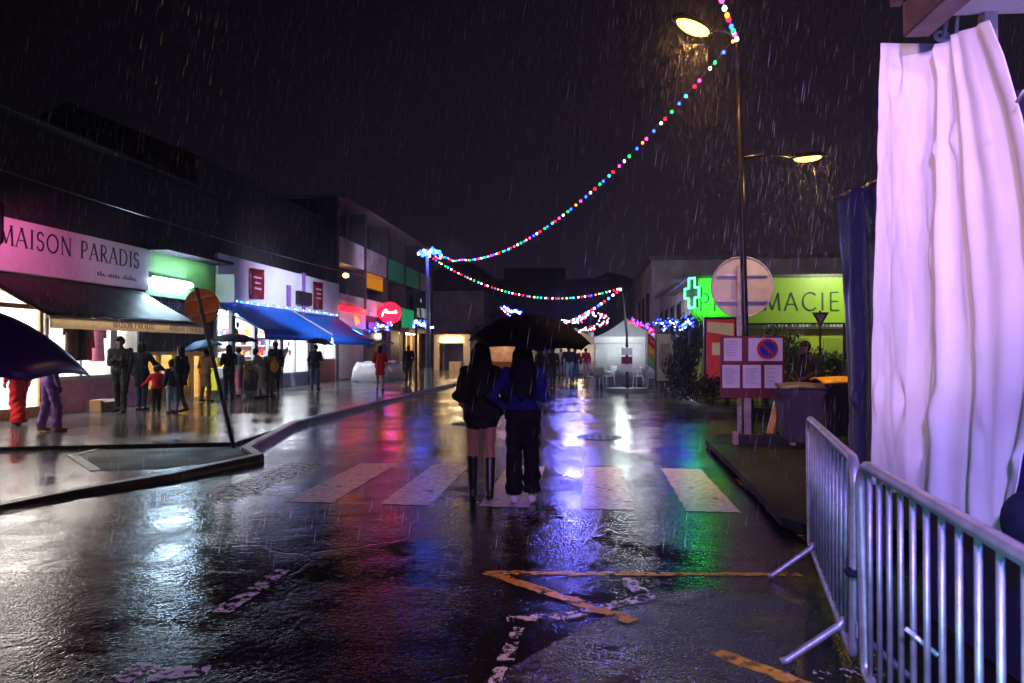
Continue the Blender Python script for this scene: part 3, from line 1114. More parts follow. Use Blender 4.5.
def window(parent, y0, y1, z0, z1, fm, n=1, pane='glass', xf=XF, bar=0.06, transom=None):
    mb = MB()
    x0, x1 = xf - 0.1, xf + 0.02
    mb.box(x0, x1, y0, y1, z0, z0 + bar)
    mb.box(x0, x1, y0, y1, z1 - bar, z1)
    for i in range(n + 1):
        y = y0 + (y1 - y0) * i / n
        y = min(max(y, y0 + bar / 2), y1 - bar / 2)
        mb.box(x0 + 0.002, x1 - 0.002, y - bar / 2, y + bar / 2, z0 + bar, z1 - bar)
    if transom:
        mb.box(x0 + 0.004, x1 - 0.004, y0 + bar, y1 - bar, transom - bar / 2, transom + bar / 2)
    f = mb.build('window', fm, parent)
    p = MB().box(xf - 0.05, xf - 0.044, y0 + bar * 0.5, y1 - bar * 0.5, z0 + bar * 0.5, z1 - bar * 0.5).build('pane', M[pane], f)
    return f


def ceiling_lights(parent, y0, y1, z, n, m, xs=(-0.9,), w=0.5, l=1.0):
    for i in range(n):
        y = y0 + (y1 - y0) * (i + 0.5) / n
        for x in xs:
            MB().box(XF + x - w / 2, XF + x + w / 2, y - l / 2, y + l / 2, z - 0.04, z - 0.005).build('ceiling_light', m, parent)


b1 = thing('clothes_shop', 'low clothes shop with long white sign reading MAISON PARADIS above its dark awning', 'shop', (XF, 13, 0))
mb = MB()
mb.box(XF - 9, XF, Y0, Y2 - 0.02, 3.18, 6.6)
mb.box(XF - 9, XF - 3.2, Y0, Y2 - 0.02, 0, 3.18)
mb.box(XF - 3.2, XF, Y0, Y0 + 0.2, 0, 3.18)
mb.box(XF - 3.2, XF, Y1 - 0.1, Y1 + 0.1, 0, 3.18)
mb.box(XF - 3.2, XF, Y2 - 0.2, Y2 - 0.02, 0, 3.18)
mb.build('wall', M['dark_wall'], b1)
mb = MB()
mb.prism([(XF + 0.5, Y0 - 0.3, 6.55), (XF - 4.5, Y0 - 0.3, 8.2), (XF - 9.5, Y0 - 0.3, 6.55)], (0, Y2 - Y0 + 0.28, 0))
mb.build('roof', mat('dark_roof', (0.014, 0.012, 0.014), 0.6, var=0.4), b1)
MB().tube([(XF + 0.52, Y0, 6.5), (XF + 0.52, Y2, 6.5)], 0.05, 6).build('gutter', M['dark_wall'], b1)
mb = MB()
mb.box(XF, XF + 0.16, Y0 + 0.3, 18.55, 3.24, 4.36)
fs = mb.build('fascia_sign', M['sign_white'], b1, bevel=0.012)
mb = MB()
sz = 0.405
u = Vector((0, 1, 0))
wfull = text_width('MAISON PARADIS', 0.14) * sz
ystart = yX(141, XF + 0.16) - wfull
letters(mb, 'MAISON PARADIS', (XF + 0.161, ystart - 0.05, 3.79), u, (0, 0, 1), sz, 0.11, 0.045, gap=0.14, serif=True)
mb.build('lettering', M['sign_ink'], fs)
mb = MB()       # small script line under the name
for i in range(16):
    if i in (3, 9):
        continue
    y = yX(97, XF + 0.16) + i * (yX(136, XF + .16) - yX(97, XF + .16)) / 16
    hgt = random.choice((0.06, 0.06, 0.11, 0.08))
    mb.box(XF + 0.16, XF + 0.168, y, y + 0.045, 3.44, 3.44 + hgt)
    mb.box(XF + 0.16, XF + 0.167, y + 0.05, y + 0.10, 3.44, 3.465)
mb.build('lettering', M['strip_grey'], fs)
# bracket sign at the left end
mb = MB().box(XF + 0.16, XF + 0.34, yX(-14), yX(2.5, XF + .3), 3.75, 4.6)
tag(mb.build('bracket_sign', M['black_plastic'], None, bevel=0.05), 'dark box sign at the left end of the white shop sign', 'sign')


def awning(parent, ya, yb, yaf, ybf, ztop, zf, xo, m, vm, drop, scallop=False, xw=XF + 0.12, arms=True):
    rows = []
    nr, nc = 8, 22
    for i in range(nr + 1):
        t = i / nr
        row = []
        for j in range(nc + 1):
            q = j / nc
            y0 = ya + (yaf - ya) * t
            y1 = yb + (ybf - yb) * t
            x = xw + (xo - xw) * t
            z = ztop + (zf - ztop) * t - 0.05 * math.sin(PI * t) + 0.006 * math.sin(q * 37)
            row.append(Vector((x, y0 + (y1 - y0) * q, z)))
        rows.append(row)
    mb = MB()
    mb.grid(rows)
    a = mb.build('awning', m, parent, smooth=True, solid=0.012)
    mb = MB()
    rows = [[], []]
    n = 60
    for j in range(n + 1):
        q = j / n
        y = yaf + (ybf - yaf) * q
        wv = 0.012 * math.sin(q * 60)
        dz = drop - (0.04 * abs(math.sin(q * n / 2.0)) if scallop else 0)
        rows[0].append(Vector((xo + 0.005, y, zf - 0.005)))
        rows[1].append(Vector((xo + 0.012 + wv, y, zf - dz)))
    mb.grid(rows)
    v = mb.build('valance', vm, a, smooth=True, solid=0.006)
    MB().box(xo - 0.05, xo, yaf, ybf, zf - 0.05, zf - 0.002).build('front_bar', M['frame_white'], a)
    if arms:
        mb = MB()
        for q in (0.06, 0.94):
            y = yaf + (ybf - yaf) * q
            mid = Vector(((xw + xo) / 2, y + 0.4 * (1 if q < .5 else -1), (ztop + zf) / 2 - 0.2))
            mb.tube([(xw, y, ztop - 0.15), mid, (xo - 0.03, y, zf - 0.03)], 0.025, 6)
        mb.build('folding_arm', M['frame_white'], a)
    return a, v


a1, v1 = awning(b1, 12.9, 18.3, 12.7, 18.2, 3.2, 2.26, -10.25, M['awning_dark'], M['valance_cream'], 0.24)
mb = MB()
for yy in (14.5, 16.6):
    letters(mb, 'MAISON PARADIS', (-10.25 + 0.024, yy, 2.085), (0, 1, 0), (0, 0, 1), 0.13, 0.11, 0.05, depth=0.006, gap=0.13)
mb.build('lettering', M['sign_ink'], v1)
# shop front
room(b1, Y0 + 0.3, Y1 - 0.17, 3.1, 2.6, M['white_int'])
ceiling_lights(b1, Y0 + 0.5, Y1 - 0.3, 3.08, 5, M['panel_light'], xs=(-1.1,), w=0.6, l=1.1)
MB().box(XF - 0.12, XF, Y0 + 0.2, 13.6, 0.1, 0.55).build('plinth', M['c_pink'], b1)
MB().box(XF - 0.12, XF, 15.0, Y1 - 0.1, 0.1, 0.9).build('plinth', mat('pink_plinth', (0.6, 0.22, 0.4), 0.4), b1)
MB().box(XF - 0.12, XF, Y0 + 0.2, Y1 - 0.1, 3.0, 3.18).build('lintel', M['sign_white'], b1)
window(b1, Y0 + 0.2, 13.6, 0.55, 3.0, M['frame_white'], 3)
window(b1, 15.0, Y1 - 0.1, 0.9, 3.0, M['frame_white'], 3, bar=0.08)
# glazed door between the windows, standing ajar
d = MB().box(XF - 0.06, XF - 0.01, 13.65, 13.75, PZ, 2.6).box(XF - 0.06, XF - 0.01, 14.85, 14.95, PZ, 2.6).box(XF - 0.06, XF - 0.01, 13.75, 14.85, 2.5, 2.6).box(XF - 0.06, XF - 0.01, 13.75, 14.85, PZ, 0.35).build('door', M['gold_wood'], b1)
MB().box(XF - 0.038, XF - 0.032, 13.74, 14.86, 0.34, 2.51).build('pane', M['glass'], d)
MB().tube([(XF, 14.75, 1.0), (XF + 0.05, 14.75, 1.0), (XF + 0.05, 14.75, 1.4), (XF, 14.75, 1.4)], 0.012, 6).build('handle', M['metal'], d)

# the next narrow shop front: green band with a tube light, dark grille, warm-lit low windows
b2 = thing('grille_shop', 'narrow shop front with green lit wall above a dark grille and warm low windows', 'shop', (XF, 20.3, 0))
mb = MB()
mb.box(XF, XF + 0.06, 18.57, Y2 - 0.05, 3.12, 4.35)
mb.build('green_panel', M['green_wall'], b2)
MB().box(XF, XF + 0.7, 18.57, Y2 - 0.05, 4.35, 4.45).build('ledge', M['dark_wall'], b2)
t = MB()
t.cyl((XF + 0.2, 18.75, 3.55), (XF + 0.2, 20.6, 3.55), 0.06, 12)
t.build('tube_light', M['tube'], b2)
MB().box(XF + 0.06, XF + 0.16, 18.7, 20.7, 3.6, 3.66).build('lamp_bracket', M['frame_white'], b2)
room(b2, Y1 + 0.15, Y2 - 0.25, 2.9, 2.0, M['warm_int'])
ceiling_lights(b2, Y1 + 0.3, Y2 - 0.4, 2.88, 2, M['panel_warm'], xs=(-0.9,), w=0.5, l=1.0)
mb = MB()
for i in range(16):
    z = 1.62 + i * 0.09
    mb.box(XF - 0.02, XF + 0.02, Y1 + 0.1, Y2 - 0.2, z, z + 0.018)
for i in range(26):
    y = Y1 + 0.15 + i * (Y2 - Y1 - 0.4) / 25
    mb.box(XF - 0.015, XF + 0.025, y, y + 0.018, 1.56, 3.1)
mb.box(XF - 0.08, XF - 0.03, Y1 + 0.1, Y2 - 0.2, 1.55, 3.18)
mb.build('security_grille', M['grille'], b2)
MB().box(XF - 0.1, XF, Y1 + 0.1, 20.9, 0.1, 0.42).build('plinth', M['gold_wood'], b2)
window(b2, Y1 + 0.1, 20.9, 0.42, 1.55, M['gold_wood'], 3, bar=0.09)
mb = MB()
for y in (20.95, 21.55, 22.1):
    mb.box(XF - 0.1, XF + 0.03, y, y + 0.12, 0.1, 1.55)
mb.box(XF - 0.095, XF + 0.025, 20.95, 22.1, 1.42, 1.545)
f = mb.build('door', M['gold_wood'], b2)
MB().box(XF - 0.05, XF - 0.045, 21.0, 22.1, 0.12, 1.5).build('pane', M['glass'], f)
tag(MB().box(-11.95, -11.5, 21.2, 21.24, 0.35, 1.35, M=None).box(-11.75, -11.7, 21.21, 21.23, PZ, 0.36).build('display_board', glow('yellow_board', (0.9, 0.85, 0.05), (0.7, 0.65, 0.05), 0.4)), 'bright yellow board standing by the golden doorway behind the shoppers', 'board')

# ------------------------------------------------------------------ white-sign shop with blue awnings
b3 = thing('grocery_shop', 'brightly lit shop with tall white sign wall and two blue awnings', 'shop', (XF, 28, 0))
mb = MB()
mb.box(XF - 9, XF, Y2, Y3, 3.1, 4.7)
mb.box(XF - 9, XF - 3.4, Y2, Y3, 0, 3.1)
mb.box(XF - 3.4, XF, Y2, Y2 + 0.15, 0, 3.1)
mb.box(XF - 3.4, XF, Y3 - 0.2, Y3, 0, 3.1)
mb.build('wall', M['pale_wall'], b3)
mb = MB()
mb.box(XF - 10, XF - 0.8, Y2 + 0.3, Y3 - 0.02, 4.7, 8.0)
mb.prism([(XF - 0.5, Y2 + 0.2, 7.95), (XF - 5.4, Y2 + 0.2, 10.0), (XF - 10.3, Y2 + 0.2, 7.95)], (0, Y3 - Y2 - 0.2, 0))
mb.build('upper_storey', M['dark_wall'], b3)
MB().box(XF, XF + 0.12, Y2 + 0.02, 29.25, 3.2, 4.78).build('sign_panel', M['sign_white'], b3)
MB().box(XF, XF + 0.12, 29.4, Y3 - 0.05, 3.2, 4.78).build('sign_panel', M['sign_white'], b3)
MB().box(XF, XF + 0.2, 29.22, 29.42, 3.1, 4.85).build('pilaster', M['c_purple'], b3)
for px0, px1, zt, zb in ((249, 263, 4.55, 3.45), (313, 322, 4.62, 3.4)):
    ya, yb = yX(px0, XF + .15), yX(px1, XF + .15)
    rows = [[Vector((XF + 0.16 + 0.03 * math.sin(j * 0.9), ya + (yb - ya) * j / 8, zt + (zb - zt) * i / 6 + 0.05 * (j - 4) / 8)) for j in range(9)] for i in range(7)]
    mb = MB().grid(rows)
    bn = mb.build('banner', M['red_panel'], b3, smooth=True, solid=0.01)
    for i, w in enumerate((0.7, 0.5, 0.62)):
        z = zt - 0.35 - i * 0.2
        yc = (ya + yb) / 2
        mb = MB()
        mb.box(XF + 0.2, XF + 0.212, yc - (yb - ya) * w / 2 * 0.8, yc + (yb - ya) * w / 2 * 0.8, z, z + 0.06)
        mb.build('lettering', M['pink_face'], bn)
MB().box(XF + 0.12, XF + 0.3, yX(297, XF + .2), yX(310, XF + .2), 3.5, 4.05).build('dark_box_sign', M['black_plastic'], b3, bevel=0.02)
MB().box(XF + 0.12, XF + 0.2, yX(288, XF + .2), yX(291, XF + .2), 3.35, 4.2).build('cable_duct', M['c_purple'], b3)
# side box at the left end of the sign
MB().box(XF + 0.12, XF + 0.75, Y2 - 0.12, Y2 + 0.0, 3.15, 4.05).build('projecting_sign', M['sign_white'], b3)
awning(b3, 22.35, 28.0, 21.7, 27.6, 3.22, 2.2, -10.2, M['awning_blue'], M['awning_blue'], 0.27)
awning(b3, 28.3, 33.6, 27.85, 33.3, 3.14, 2.08, -10.2, M['awning_blue'], M['awning_blue'], 0.25)
MB().cyl((XF + 0.14, 28.2, 3.2), (-10.2, 27.73, 2.2), 0.035, 8).build('awning_rail', M['frame_white'], b3)
room(b3, Y2 + 0.2, Y3 - 0.25, 3.05, 2.8, M['white_int'])
ceiling_lights(b3, Y2 + 0.4, Y3 - 0.5, 3.02, 6, M['panel_cool'], xs=(-0.8, -1.9), w=0.5, l=1.1)
MB().box(XF - 0.12, XF, Y2 + 0.15, 30.2, 0.1, 0.62).build('plinth', M['c_grey'], b3)
MB().box(XF - 0.12, XF, Y2 + 0.15, Y3 - 0.2, 3.0, 3.1).build('lintel', M['frame_white'], b3)
for ya, yb in ((Y2 + 0.15, 23.5), (23.62, 25.2), (25.32, 27.4), (27.52, 30.2)):
    window(b3, ya, yb, 0.62, 3.0, M['frame_white'], 1 if yb - ya < 1.7 else 2, bar=0.07)
for y in (23.56, 25.26, 27.46):
    MB().box(XF - 0.1, XF + 0.06, y - 0.06, y + 0.06, 0.1, 3.0).build('column', M['grey_plastic'], b3)
MB().box(XF - 0.12, XF + 0.1, 30.2, 30.6, 0.1, 3.0).build('column', M['grey_plastic'], b3)
window(b3, 30.6, Y3 - 0.2, 1.15, 3.0, M['frame_white'], 2)
MB().box(XF - 0.12, XF, 30.6, Y3 - 0.2, 0.1, 1.15).build('red_panel', M['red_panel'], b3)
# red goods posters on the glass
for i, (px, z, s_) in enumerate(((236, 2.3, 0.3), (246, 1.9, 0.22), (259, 2.4, 0.3), (266, 2.3, 0.26), (288, 1.75, 0.35), (277, 2.0, 0.18))):
    y = yX(px)
    mb = MB()
    for j in range(4):
        yy, zz, r_ = y + random.uniform(-s_, s_) * .8, z + random.uniform(-s_, s_) * .8, s_ * random.uniform(0.3, 0.55)
        mb.prism([(XF - 0.04, yy + r_ * math.cos(t), zz + r_ * math.sin(t)) for t in [2 * PI * q / 9 for q in range(9)]], (0.004 + 0.001 * j, 0, 0))
    mb.build('window_sticker', mat('sticker', (0.75, 0.25, 0.18), 0.5, var=0.3), b3)
# goods on shelves inside
mb = MB()
gm = [M['white_int'], M['c_red'], M['c_jeans'], M['c_orange'], M['c_white'], M['c_pink']]
for z in (0.9, 1.35, 1.8, 2.2):
    mb.box(XF - 2.75, XF - 2.4, Y2 + 0.5, Y3 - 0.6, z - 0.03, z, 0)
    y = Y2 + 0.6
    while y < Y3 - 0.9:
        w = random.uniform(0.1, 0.28)
        if random.random() < 0.6:
            mb.box(XF - 2.7, XF - 2.45, y, y + w * 0.9, z, z + random.uniform(0.12, 0.3), random.randint(1, 5))
        y += w
sh = tag(mb.build('shelf_unit', gm), 'long white shelf of coloured goods inside the shop with blue awnings', 'shelf')

# ------------------------------------------------------------------ three-storey block
b4 = thing('corner_block', 'three storey block with banded balconies, rolling shutters and a red round sign', 'building', (XF, 44, 0))
ys = [33.85, 38.2, 42.5, 46.7, 50.8, 55.0]
mb = MB()
mb.box(XF - 11, XF - 0.9, ys[0], ys[-1], 0, 9.0)
mb.box(XF - 0.9, XF - 0.02, ys[0], 44.3, 2.9, 3.5)
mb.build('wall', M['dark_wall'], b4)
MB().box(XF - 11.2, XF + 0.35, ys[0] - 0.1, ys[-1] + 0.2, 9.0, 9.16).build('roof', M['concrete'], b4)
mb = MB()
for y in ys:
    mb.box(XF - 0.9, XF + 0.03, y - 0.16, y + 0.16, 0, 9.0)
mb.build('pillar', mat('dark_pillar', (0.03, 0.028, 0.034), 0.6), b4)
spc = [M['pale_wall'], M['grey_wall'], mat('green_panel', (0.02, 0.30, 0.15), 0.5, var=0.1), mat('green_panel_pale', (0.04, 0.33, 0.2), 0.5, var=0.1), M['grey_wall']]
for i in range(5):
    for z0, z1, mm in ((5.95, 7.2, spc[i]), (3.5, 4.4, M['pale_wall'] if i < 3 else M['dark_wall'])):
        mb = MB()
        mb.box(XF - 0.85, XF - 0.02, ys[i] + 0.17, ys[i + 1] - 0.17, z0, z1)
        for q in (0.3, 0.62):
            z = z0 + (z1 - z0) * q
            mb.box(XF - 0.02, XF + 0.015, ys[i] + 0.18, ys[i + 1] - 0.18, z, z + 0.03)
        mb.build('balcony_front', mm, b4)
        # windows above each band, set back
        top = 9.0 if z1 > 6 else 5.93
        w = MB()
        w.box(XF - 0.9, XF - 0.82, ys[i] + 0.6, ys[i + 1] - 0.6, z1 + 0.05, top - 0.25)
        if not (i == 1 and z1 < 6):
            fr = w.build('window', M['frame_dark'], b4)
            mb = MB()
            n = 3
            for j in range(n):
                a = ys[i] + 0.68 + j * (ys[i + 1] - ys[i] - 1.36) / n
                mb.box(XF - 0.83, XF - 0.81, a, a + (ys[i + 1] - ys[i] - 1.36) / n - 0.08, z1 + 0.1, top - 0.32)
            mb.build('pane', M['dark_glass'], fr)
fr = MB().box(XF - 0.3, XF - 0.2, ys[1] + 0.3, ys[2] - 0.3, 5.02, 5.95).build('window', M['frame_dark'], b4)
MB().box(XF - 0.2, XF - 0.17, ys[1] + 0.4, ys[2] - 0.35, 5.1, 5.92).build('pane', M['orange_win'], fr)
wl = MB().box(XF - 0.8, XF - 0.3, 35.7, 35.8, 5.45, 5.5).build('wall_lamp', M['frame_dark'], b4)
MB().sphere((XF - 0.25, 35.75, 5.42), (0.16, 0.16, 0.12), 12, 8).build('bulb', emit('wall_lamp_bulb', (1, 0.55, 0.12), 14), wl, smooth=True)
# roof masts
mb = MB()
for y in (37, 42, 47, 51):
    mb.cyl((XF + 0.1, y, 9.16), (XF + 0.1, y, 9.7), 0.025, 6)
mb.build('mast', M['dark_metal'], b4)
# shutters of the ground floor
for ya, yb in ((33.95, 36.2), (36.35, 38.05)):
    mb = MB()
    n = 26
    for i in range(n):
        z = PZ + 0.02 + i * (2.75 / n)
        mb.prism([(XF - 0.06, ya, z), (XF - 0.02, ya, z + 0.03), (XF - 0.02, ya, z + 0.075), (XF - 0.06, ya, z + 0.104)], (0, yb - ya, 0))
    mb.box(XF - 0.09, XF - 0.07, ya, yb, PZ, 2.88)
    mb.build('shutter', M['shutter'], b4)
MB().box(XF - 0.02, XF + 0.1, 34.0, 38.0, 3.52, 3.78).build('sign_band', M['red_band'], b4)
p = MB().box(XF - 0.02, XF + 0.08, 34.0, 38.0, 2.7, 3.5).build('sign_panel', M['pink_face'], b4)
mb = MB()
for j, (dy, dz, r_) in enumerate(((0, 0.1, 0.16), (0.3, 0.05, 0.14), (0.15, -0.12, 0.13), (0.5, -0.02, 0.12))):
    mb.prism([(XF + 0.08, 36.3 + dy + r_ * math.cos(t), 3.12 + dz + r_ * 1.2 * math.sin(t)) for t in [2 * PI * q / 10 for q in range(10)]], (0.015 + 0.002 * j, 0, 0))
mb.build('emblem', M['orange_logo'], p)
# shop bay with violet garland and dark stuff
MB().box(XF - 0.85, XF - 0.05, 38.4, 42.3, PZ, 2.9).build('shop_front', M['dark_glass'], b4)
MB().box(XF - 0.85, XF + 0.25, 42.4, 44.3, PZ, 3.2).build('shop_front', M['frame_dark'], b4)
MB().box(XF - 0.02, XF + 0.1, 38.5, 42.2, 2.75, 3.15).build('sign_band', M['red_panel'], b4)
# projecting red disc sign with script lettering (parallel to the street cross-section)
c = AX(390, 313, XF + 0.75)
mb = MB().cyl((c.x, c.y - 0.08, c.z), (c.x, c.y + 0.08, c.z), 0.62, 32).box(XF, c.x - 0.55, c.y - 0.03, c.y + 0.03, c.z - 0.04, c.z + 0.04)
ds = mb.build('projecting_sign', M['red_sign'], b4)
mb = MB()
sx = [(-0.42, -0.2), (-0.36, 0.0), (-0.25, 0.17), (-0.14, 0.19), (-0.24, 0.02), (-0.14, 0.0), (-0.1, 0.06), (-0.06, -0.03), (0.0, 0.05), (0.05, -0.03), (0.1, 0.05), (0.16, -0.03), (0.22, 0.05), (0.27, -0.03), (0.34, 0.12), (0.4, -0.02)]
mb.tube([(c.x + x * 1.05, c.y - 0.095, c.z + z + 0.02) for x, z in sx], 0.032, 6)
mb.build('lettering', M['red_script'], ds)
MB().box(XF + 0.04, XF + 0.12, yX(401), yX(412), 2.95, 4.3).build('sign_panel', M['green_sign'], b4)
ps = MB().box(XF + 0.02, XF + 0.14, yX(413), yX(428), 2.9, 5.6).build('sign_panel', mat('dark_sign', (0.015, 0.02, 0.028), 0.4), b4)
mb = MB()
ya = yX(414.5)
letters(mb, 'AL TREI', (XF + 0.142, ya + 0.1, 3.95), (0, 1, 0), (0, 0, 1), 0.62, 0.2, 0.12, gap=0.05)
mb.cyl((XF + 0.14, ya + 1.3, 5.15), (XF + 0.16, ya + 1.3, 5.15), 0.16, 10)
mb.build('lettering', M['teal_letters'], ps)
# warm-lit entrance
mb = MB()
x0 = XF - 2.6
mb.box(XF - 0.9 - 0.05, XF - 0.86, 44.4, 50.6, PZ, 2.75)
mb.build('interior', M['warm_int'], b4)
for y in (45.4, 47.6, 49.6):
    MB().box(XF - 0.6, XF - 0.2, y - 0.6, y + 0.6, 2.7, 2.745).build('ceiling_light', M['panel_warm'], b4)
MB().box(XF - 0.88, XF + 0.9, 44.3, 50.6, 2.75, 3.0).build('canopy', M['frame_dark'], b4)
for y in (44.5, 46.6, 48.6, 50.5):
    MB().box(XF - 0.1, XF + 0.02, y - 0.06, y + 0.06, PZ, 2.75).build('door_post', M['gold_wood'], b4)

# ------------------------------------------------------------------ further buildings
b5 = thing('cube_building', 'plain grey cubic building with flat dark roof behind the left lamp post', 'building', (-11, 70, 0))
xa = AY(432, 350, 66).x
xb = AY(484, 350, 66).x
MB().box(xa, xb, 66, 90, 0, 7.1).build('wall', M['grey_wall'], b5)
MB().box(xa - 0.5, xb - 0.4, 67, 90, 7.1, 8.3).build('roof', M['dark_wall'], b5)
for y in (70, 78):
    MB().box(xb, xb + 0.06, y, y + 3, 3.6, 5.2).build('window', M['dark_glass'], b5)
b6 = thing('cream_kiosk', 'low cream portal kiosk with dark opening at the end of the left row', 'kiosk', (-9.5, 50, 0))
xa, xb = AY(434, 350, 52).x, AY(470, 350, 52).x
mb = MB()
mb.box(xa, xb, 52, 52.4, 2.1, 2.75).box(xb - 0.5, xb, 52, 52.4, 0, 2.1).box(xa, xa + 0.35, 52, 52.4, 0, 2.1).box(xa, xb, 55, 55.2, 0, 2.75).box(xa, xb, 52.4, 55, 2.6, 2.75)
mb.build('frame', mat('cream_render', (0.6, 0.47, 0.3), 0.6, var=0.15), b6)
MB().box(xa + 0.35, xb - 0.5, 54.2, 54.3, 0, 2.6).build('shutter', M['frame_dark'], b6)
MB().box(xa + 1.2, xb - 0.6, 51.6, 52.6, 0, 0.75).build('counter', mat('cream_counter', (0.55, 0.42, 0.25), 0.6), b6)
MB().box(xa + 0.5, xb - 0.6, 51.85, 51.95, 2.3, 2.38).build('ceiling_light', M['panel_warm'], b6)  # glowing bar added before the beam to brighten the kiosk front
tag(MB().box(xb, xb + 1.9, 52.3, 52.6, 0, 1.7).box(xb - 0.0, xb + 1.95, 52.25, 52.65, 1.7, 1.78).build('garden_wall', M['pale_wall']), 'pale rendered garden wall right of the cream kiosk', 'wall')

struct(MB().grid([[Vector((x, 190 + 12 * math.sin(x * .05), 0)), Vector((x, 200, max(0.5, (24 + 3 * math.sin(x * 0.11) + 2 * math.sin(x * .31)) * (1 - abs(x + 30) / 220)))), Vector((x, 260, 0))] for x in range(-220, 180, 5)]).build('hills', M['hill'], smooth=True))
b7 = thing('far_block', 'dark distant block closing the far end of the street', 'building', (-8, 120, 0))
MB().box(-24, 3, 118, 135, 0, 13).box(-14, -4, 117, 118, 0, 15).build('wall', M['dark_wall'], b7)
MB().box(-24.4, 3.4, 117.7, 135.3, 13, 13.3).build('roof', M['concrete'], b7)
for i in range(7):
    for z in (3, 6.5, 10):
        MB().box(-22 + i * 3.5, -20.4 + i * 3.5, 117.9, 118, z, z + 1.6).build('window', M['dark_glass'], b7)

# right row beyond the pharmacy
XR = 3.9
b8 = thing('right_terrace', 'grey two storey terrace house with flat roof beyond the pharmacy', 'house', (XR, 34, 0))
y0, y1 = 30.5, 41.0
MB().box(XR, XR + 8, y0, y1, 0, 3.9).box(XR, XR + 3.0, y0 + 1, y1, 3.9, 4.5).build('wall', M['grey_wall'], b8)
MB().box(XR - 0.3, XR + 3.3, y0 + 0.9, y1 + 0.1, 4.5, 4.62).build('roof', M['concrete'], b8)
for y in (31.5, 34, 36.5, 39):
    f = MB().box(XR - 0.05, XR, y, y + 1.2, 2.3, 3.7).build('window', M['frame_dark'], b8)
    MB().box(XR - 0.07, XR - 0.05, y + 0.1, y + 1.1, 2.4, 3.6).build('pane', M['dark_glass'], f)
b9 = thing('tall_block', 'tall pale block with flat roof rising behind the grey terrace house', 'building', (6, 45, 0))
xa = AY(652, 350, 44).x
MB().box(xa, xa + 12, 44, 60, 0, 7.0).build('wall', M['pale_wall'], b9)
MB().box(xa - 0.2, xa + 12, 43.8, 60, 7.0, 7.25).build('roof', M['concrete'], b9)
for y in (46, 50, 54):
    MB().box(xa - 0.05, xa, y, y + 1.6, 3.4, 5.2).build('window', M['dark_glass'], b9)
b10 = thing('ochre_block', 'narrow ochre building lit orange at the far right of the street', 'building', (4, 62, 0))
xa = AY(636, 350, 62).x
MB().box(xa, xa + 6, 62, 75, 0, 7.2).build('wall', M['ochre_wall'], b10)
MB().box(xa - 0.2, xa + 6, 61.8, 75, 7.2, 7.4).build('roof', M['concrete'], b10)
MB().box(xa + 0.2, xa + 0.9, 61.95, 62, 3.6, 5.4).build('window', M['dark_glass'], b10)

# ------------------------------------------------------------------ pharmacy
YP = 26.0
xl = AY(690, 350, YP).x
b11 = thing('pharmacy', 'pharmacy with lime green front reading PHARMACIE and a green neon cross', 'pharmacy', (xl + 3, YP, 0))
zt, zb = AY(760, 278, YP).z, AY(760, 323, YP).z
xe = xl + 9.5
MB().box(xl + 0.4, xe, YP + 0.25, YP + 8, 0, zt - 0.1).build('wall', M['pharm_wall'], b11)
MB().box(xl, xe + 0.3, YP - 0.15, YP + 8.2, zt, zt + 0.1).build('roof', M['strip_grey'], b11)
MB().box(xl, xe, YP - 0.1, YP + 0.25, zb, zt).build('fascia_sign', M['pharm_green'], b11)
fsn = b11.children[-1]
mb = MB()
hL = AY(800, 293, YP - .1).z - AY(800, 310.5, YP - .1).z
z0 = AY(800, 310.5, YP - .1).z
wid = text_width('PHARMACIE', 0.16)
xs1 = AY(843, 300, YP - .1).x
xs0 = xs1 - wid * hL * 1.02
letters(mb, 'PHARMACIE', (xs0, YP - 0.102, z0), (1, 0, 0), (0, 0, 1), hL * 1.02, 0.085, 0.075, gap=0.16, depth=0.02)
mb.build('lettering', M['pharm_ink'], fsn)
zs0, zs1 = AY(800, 329, YP).z, AY(800, 322, YP).z
stp = MB().box(xl + 1.8, xe, YP - 0.02, YP + 0.24, zs0, zs1).build('name_strip', M['strip_grey'], b11)
mb = MB()
x = AY(768, 325, YP).x
xend = AY(846, 325, YP).x
while x < xend:
    if random.random() < 0.82:
        w_ = random.uniform(0.05, 0.09)
        zc = (zs0 + zs1) / 2
        mb.box(x, x + 0.022, YP - 0.03, YP - 0.02, zc - 0.05, zc + 0.05)
        mb.box(x + 0.022, x + w_, YP - 0.028, YP - 0.02, zc + random.choice((-0.05, 0.03)), zc + 0.05)
    x += 0.115
mb.build('lettering', M['frame_white'], stp)
mb = MB()
for i in range(3):
    xx = xl + 2.6 + i * 2.0
    mb.box(xx, xx + 1.5, YP + 0.2, YP + 0.25, PZ + 0.2, zs0 - 0.3)
mb.build('window', mat('lime_glass', (0.3, 0.4, 0.05), 0.2, var=0.15), b11)
# green cross box at the corner
gc = AY(692.5, 293, YP - 0.6)
q = 0.17
poly = [(-q, -3 * q), (q, -3 * q), (q, -q), (3 * q * .8, -q), (3 * q * .8, q), (q, q), (q, 3 * q), (-q, 3 * q), (-q, q), (-3 * q * .8, q), (-3 * q * .8, -q), (-q, -q)]
cu = Vector((math.cos(R(-62)), math.sin(R(-62)), 0))
cn = Vector((math.sin(R(-62)), -math.cos(R(-62)), 0))
cx = MB().prism([gc + cu * a + Vector((0, 0, b)) for a, b in poly], -cn * 0.12).build('cross_sign', M['frame_dark'], b11)
pts = [gc + cu * a + Vector((0, 0, b)) + cn * 0.03 for a, b in poly]
MB().tube(dense(pts + [pts[0]], 0.1), 0.03, 6).build('neon_tube', M['green_led'], cx)
MB().tube([(gc.x, gc.y, gc.z + 0.3), (xl + 0.2, YP - 0.1, gc.z + 0.3)], 0.03, 6).build('bracket', M['dark_metal'], cx)
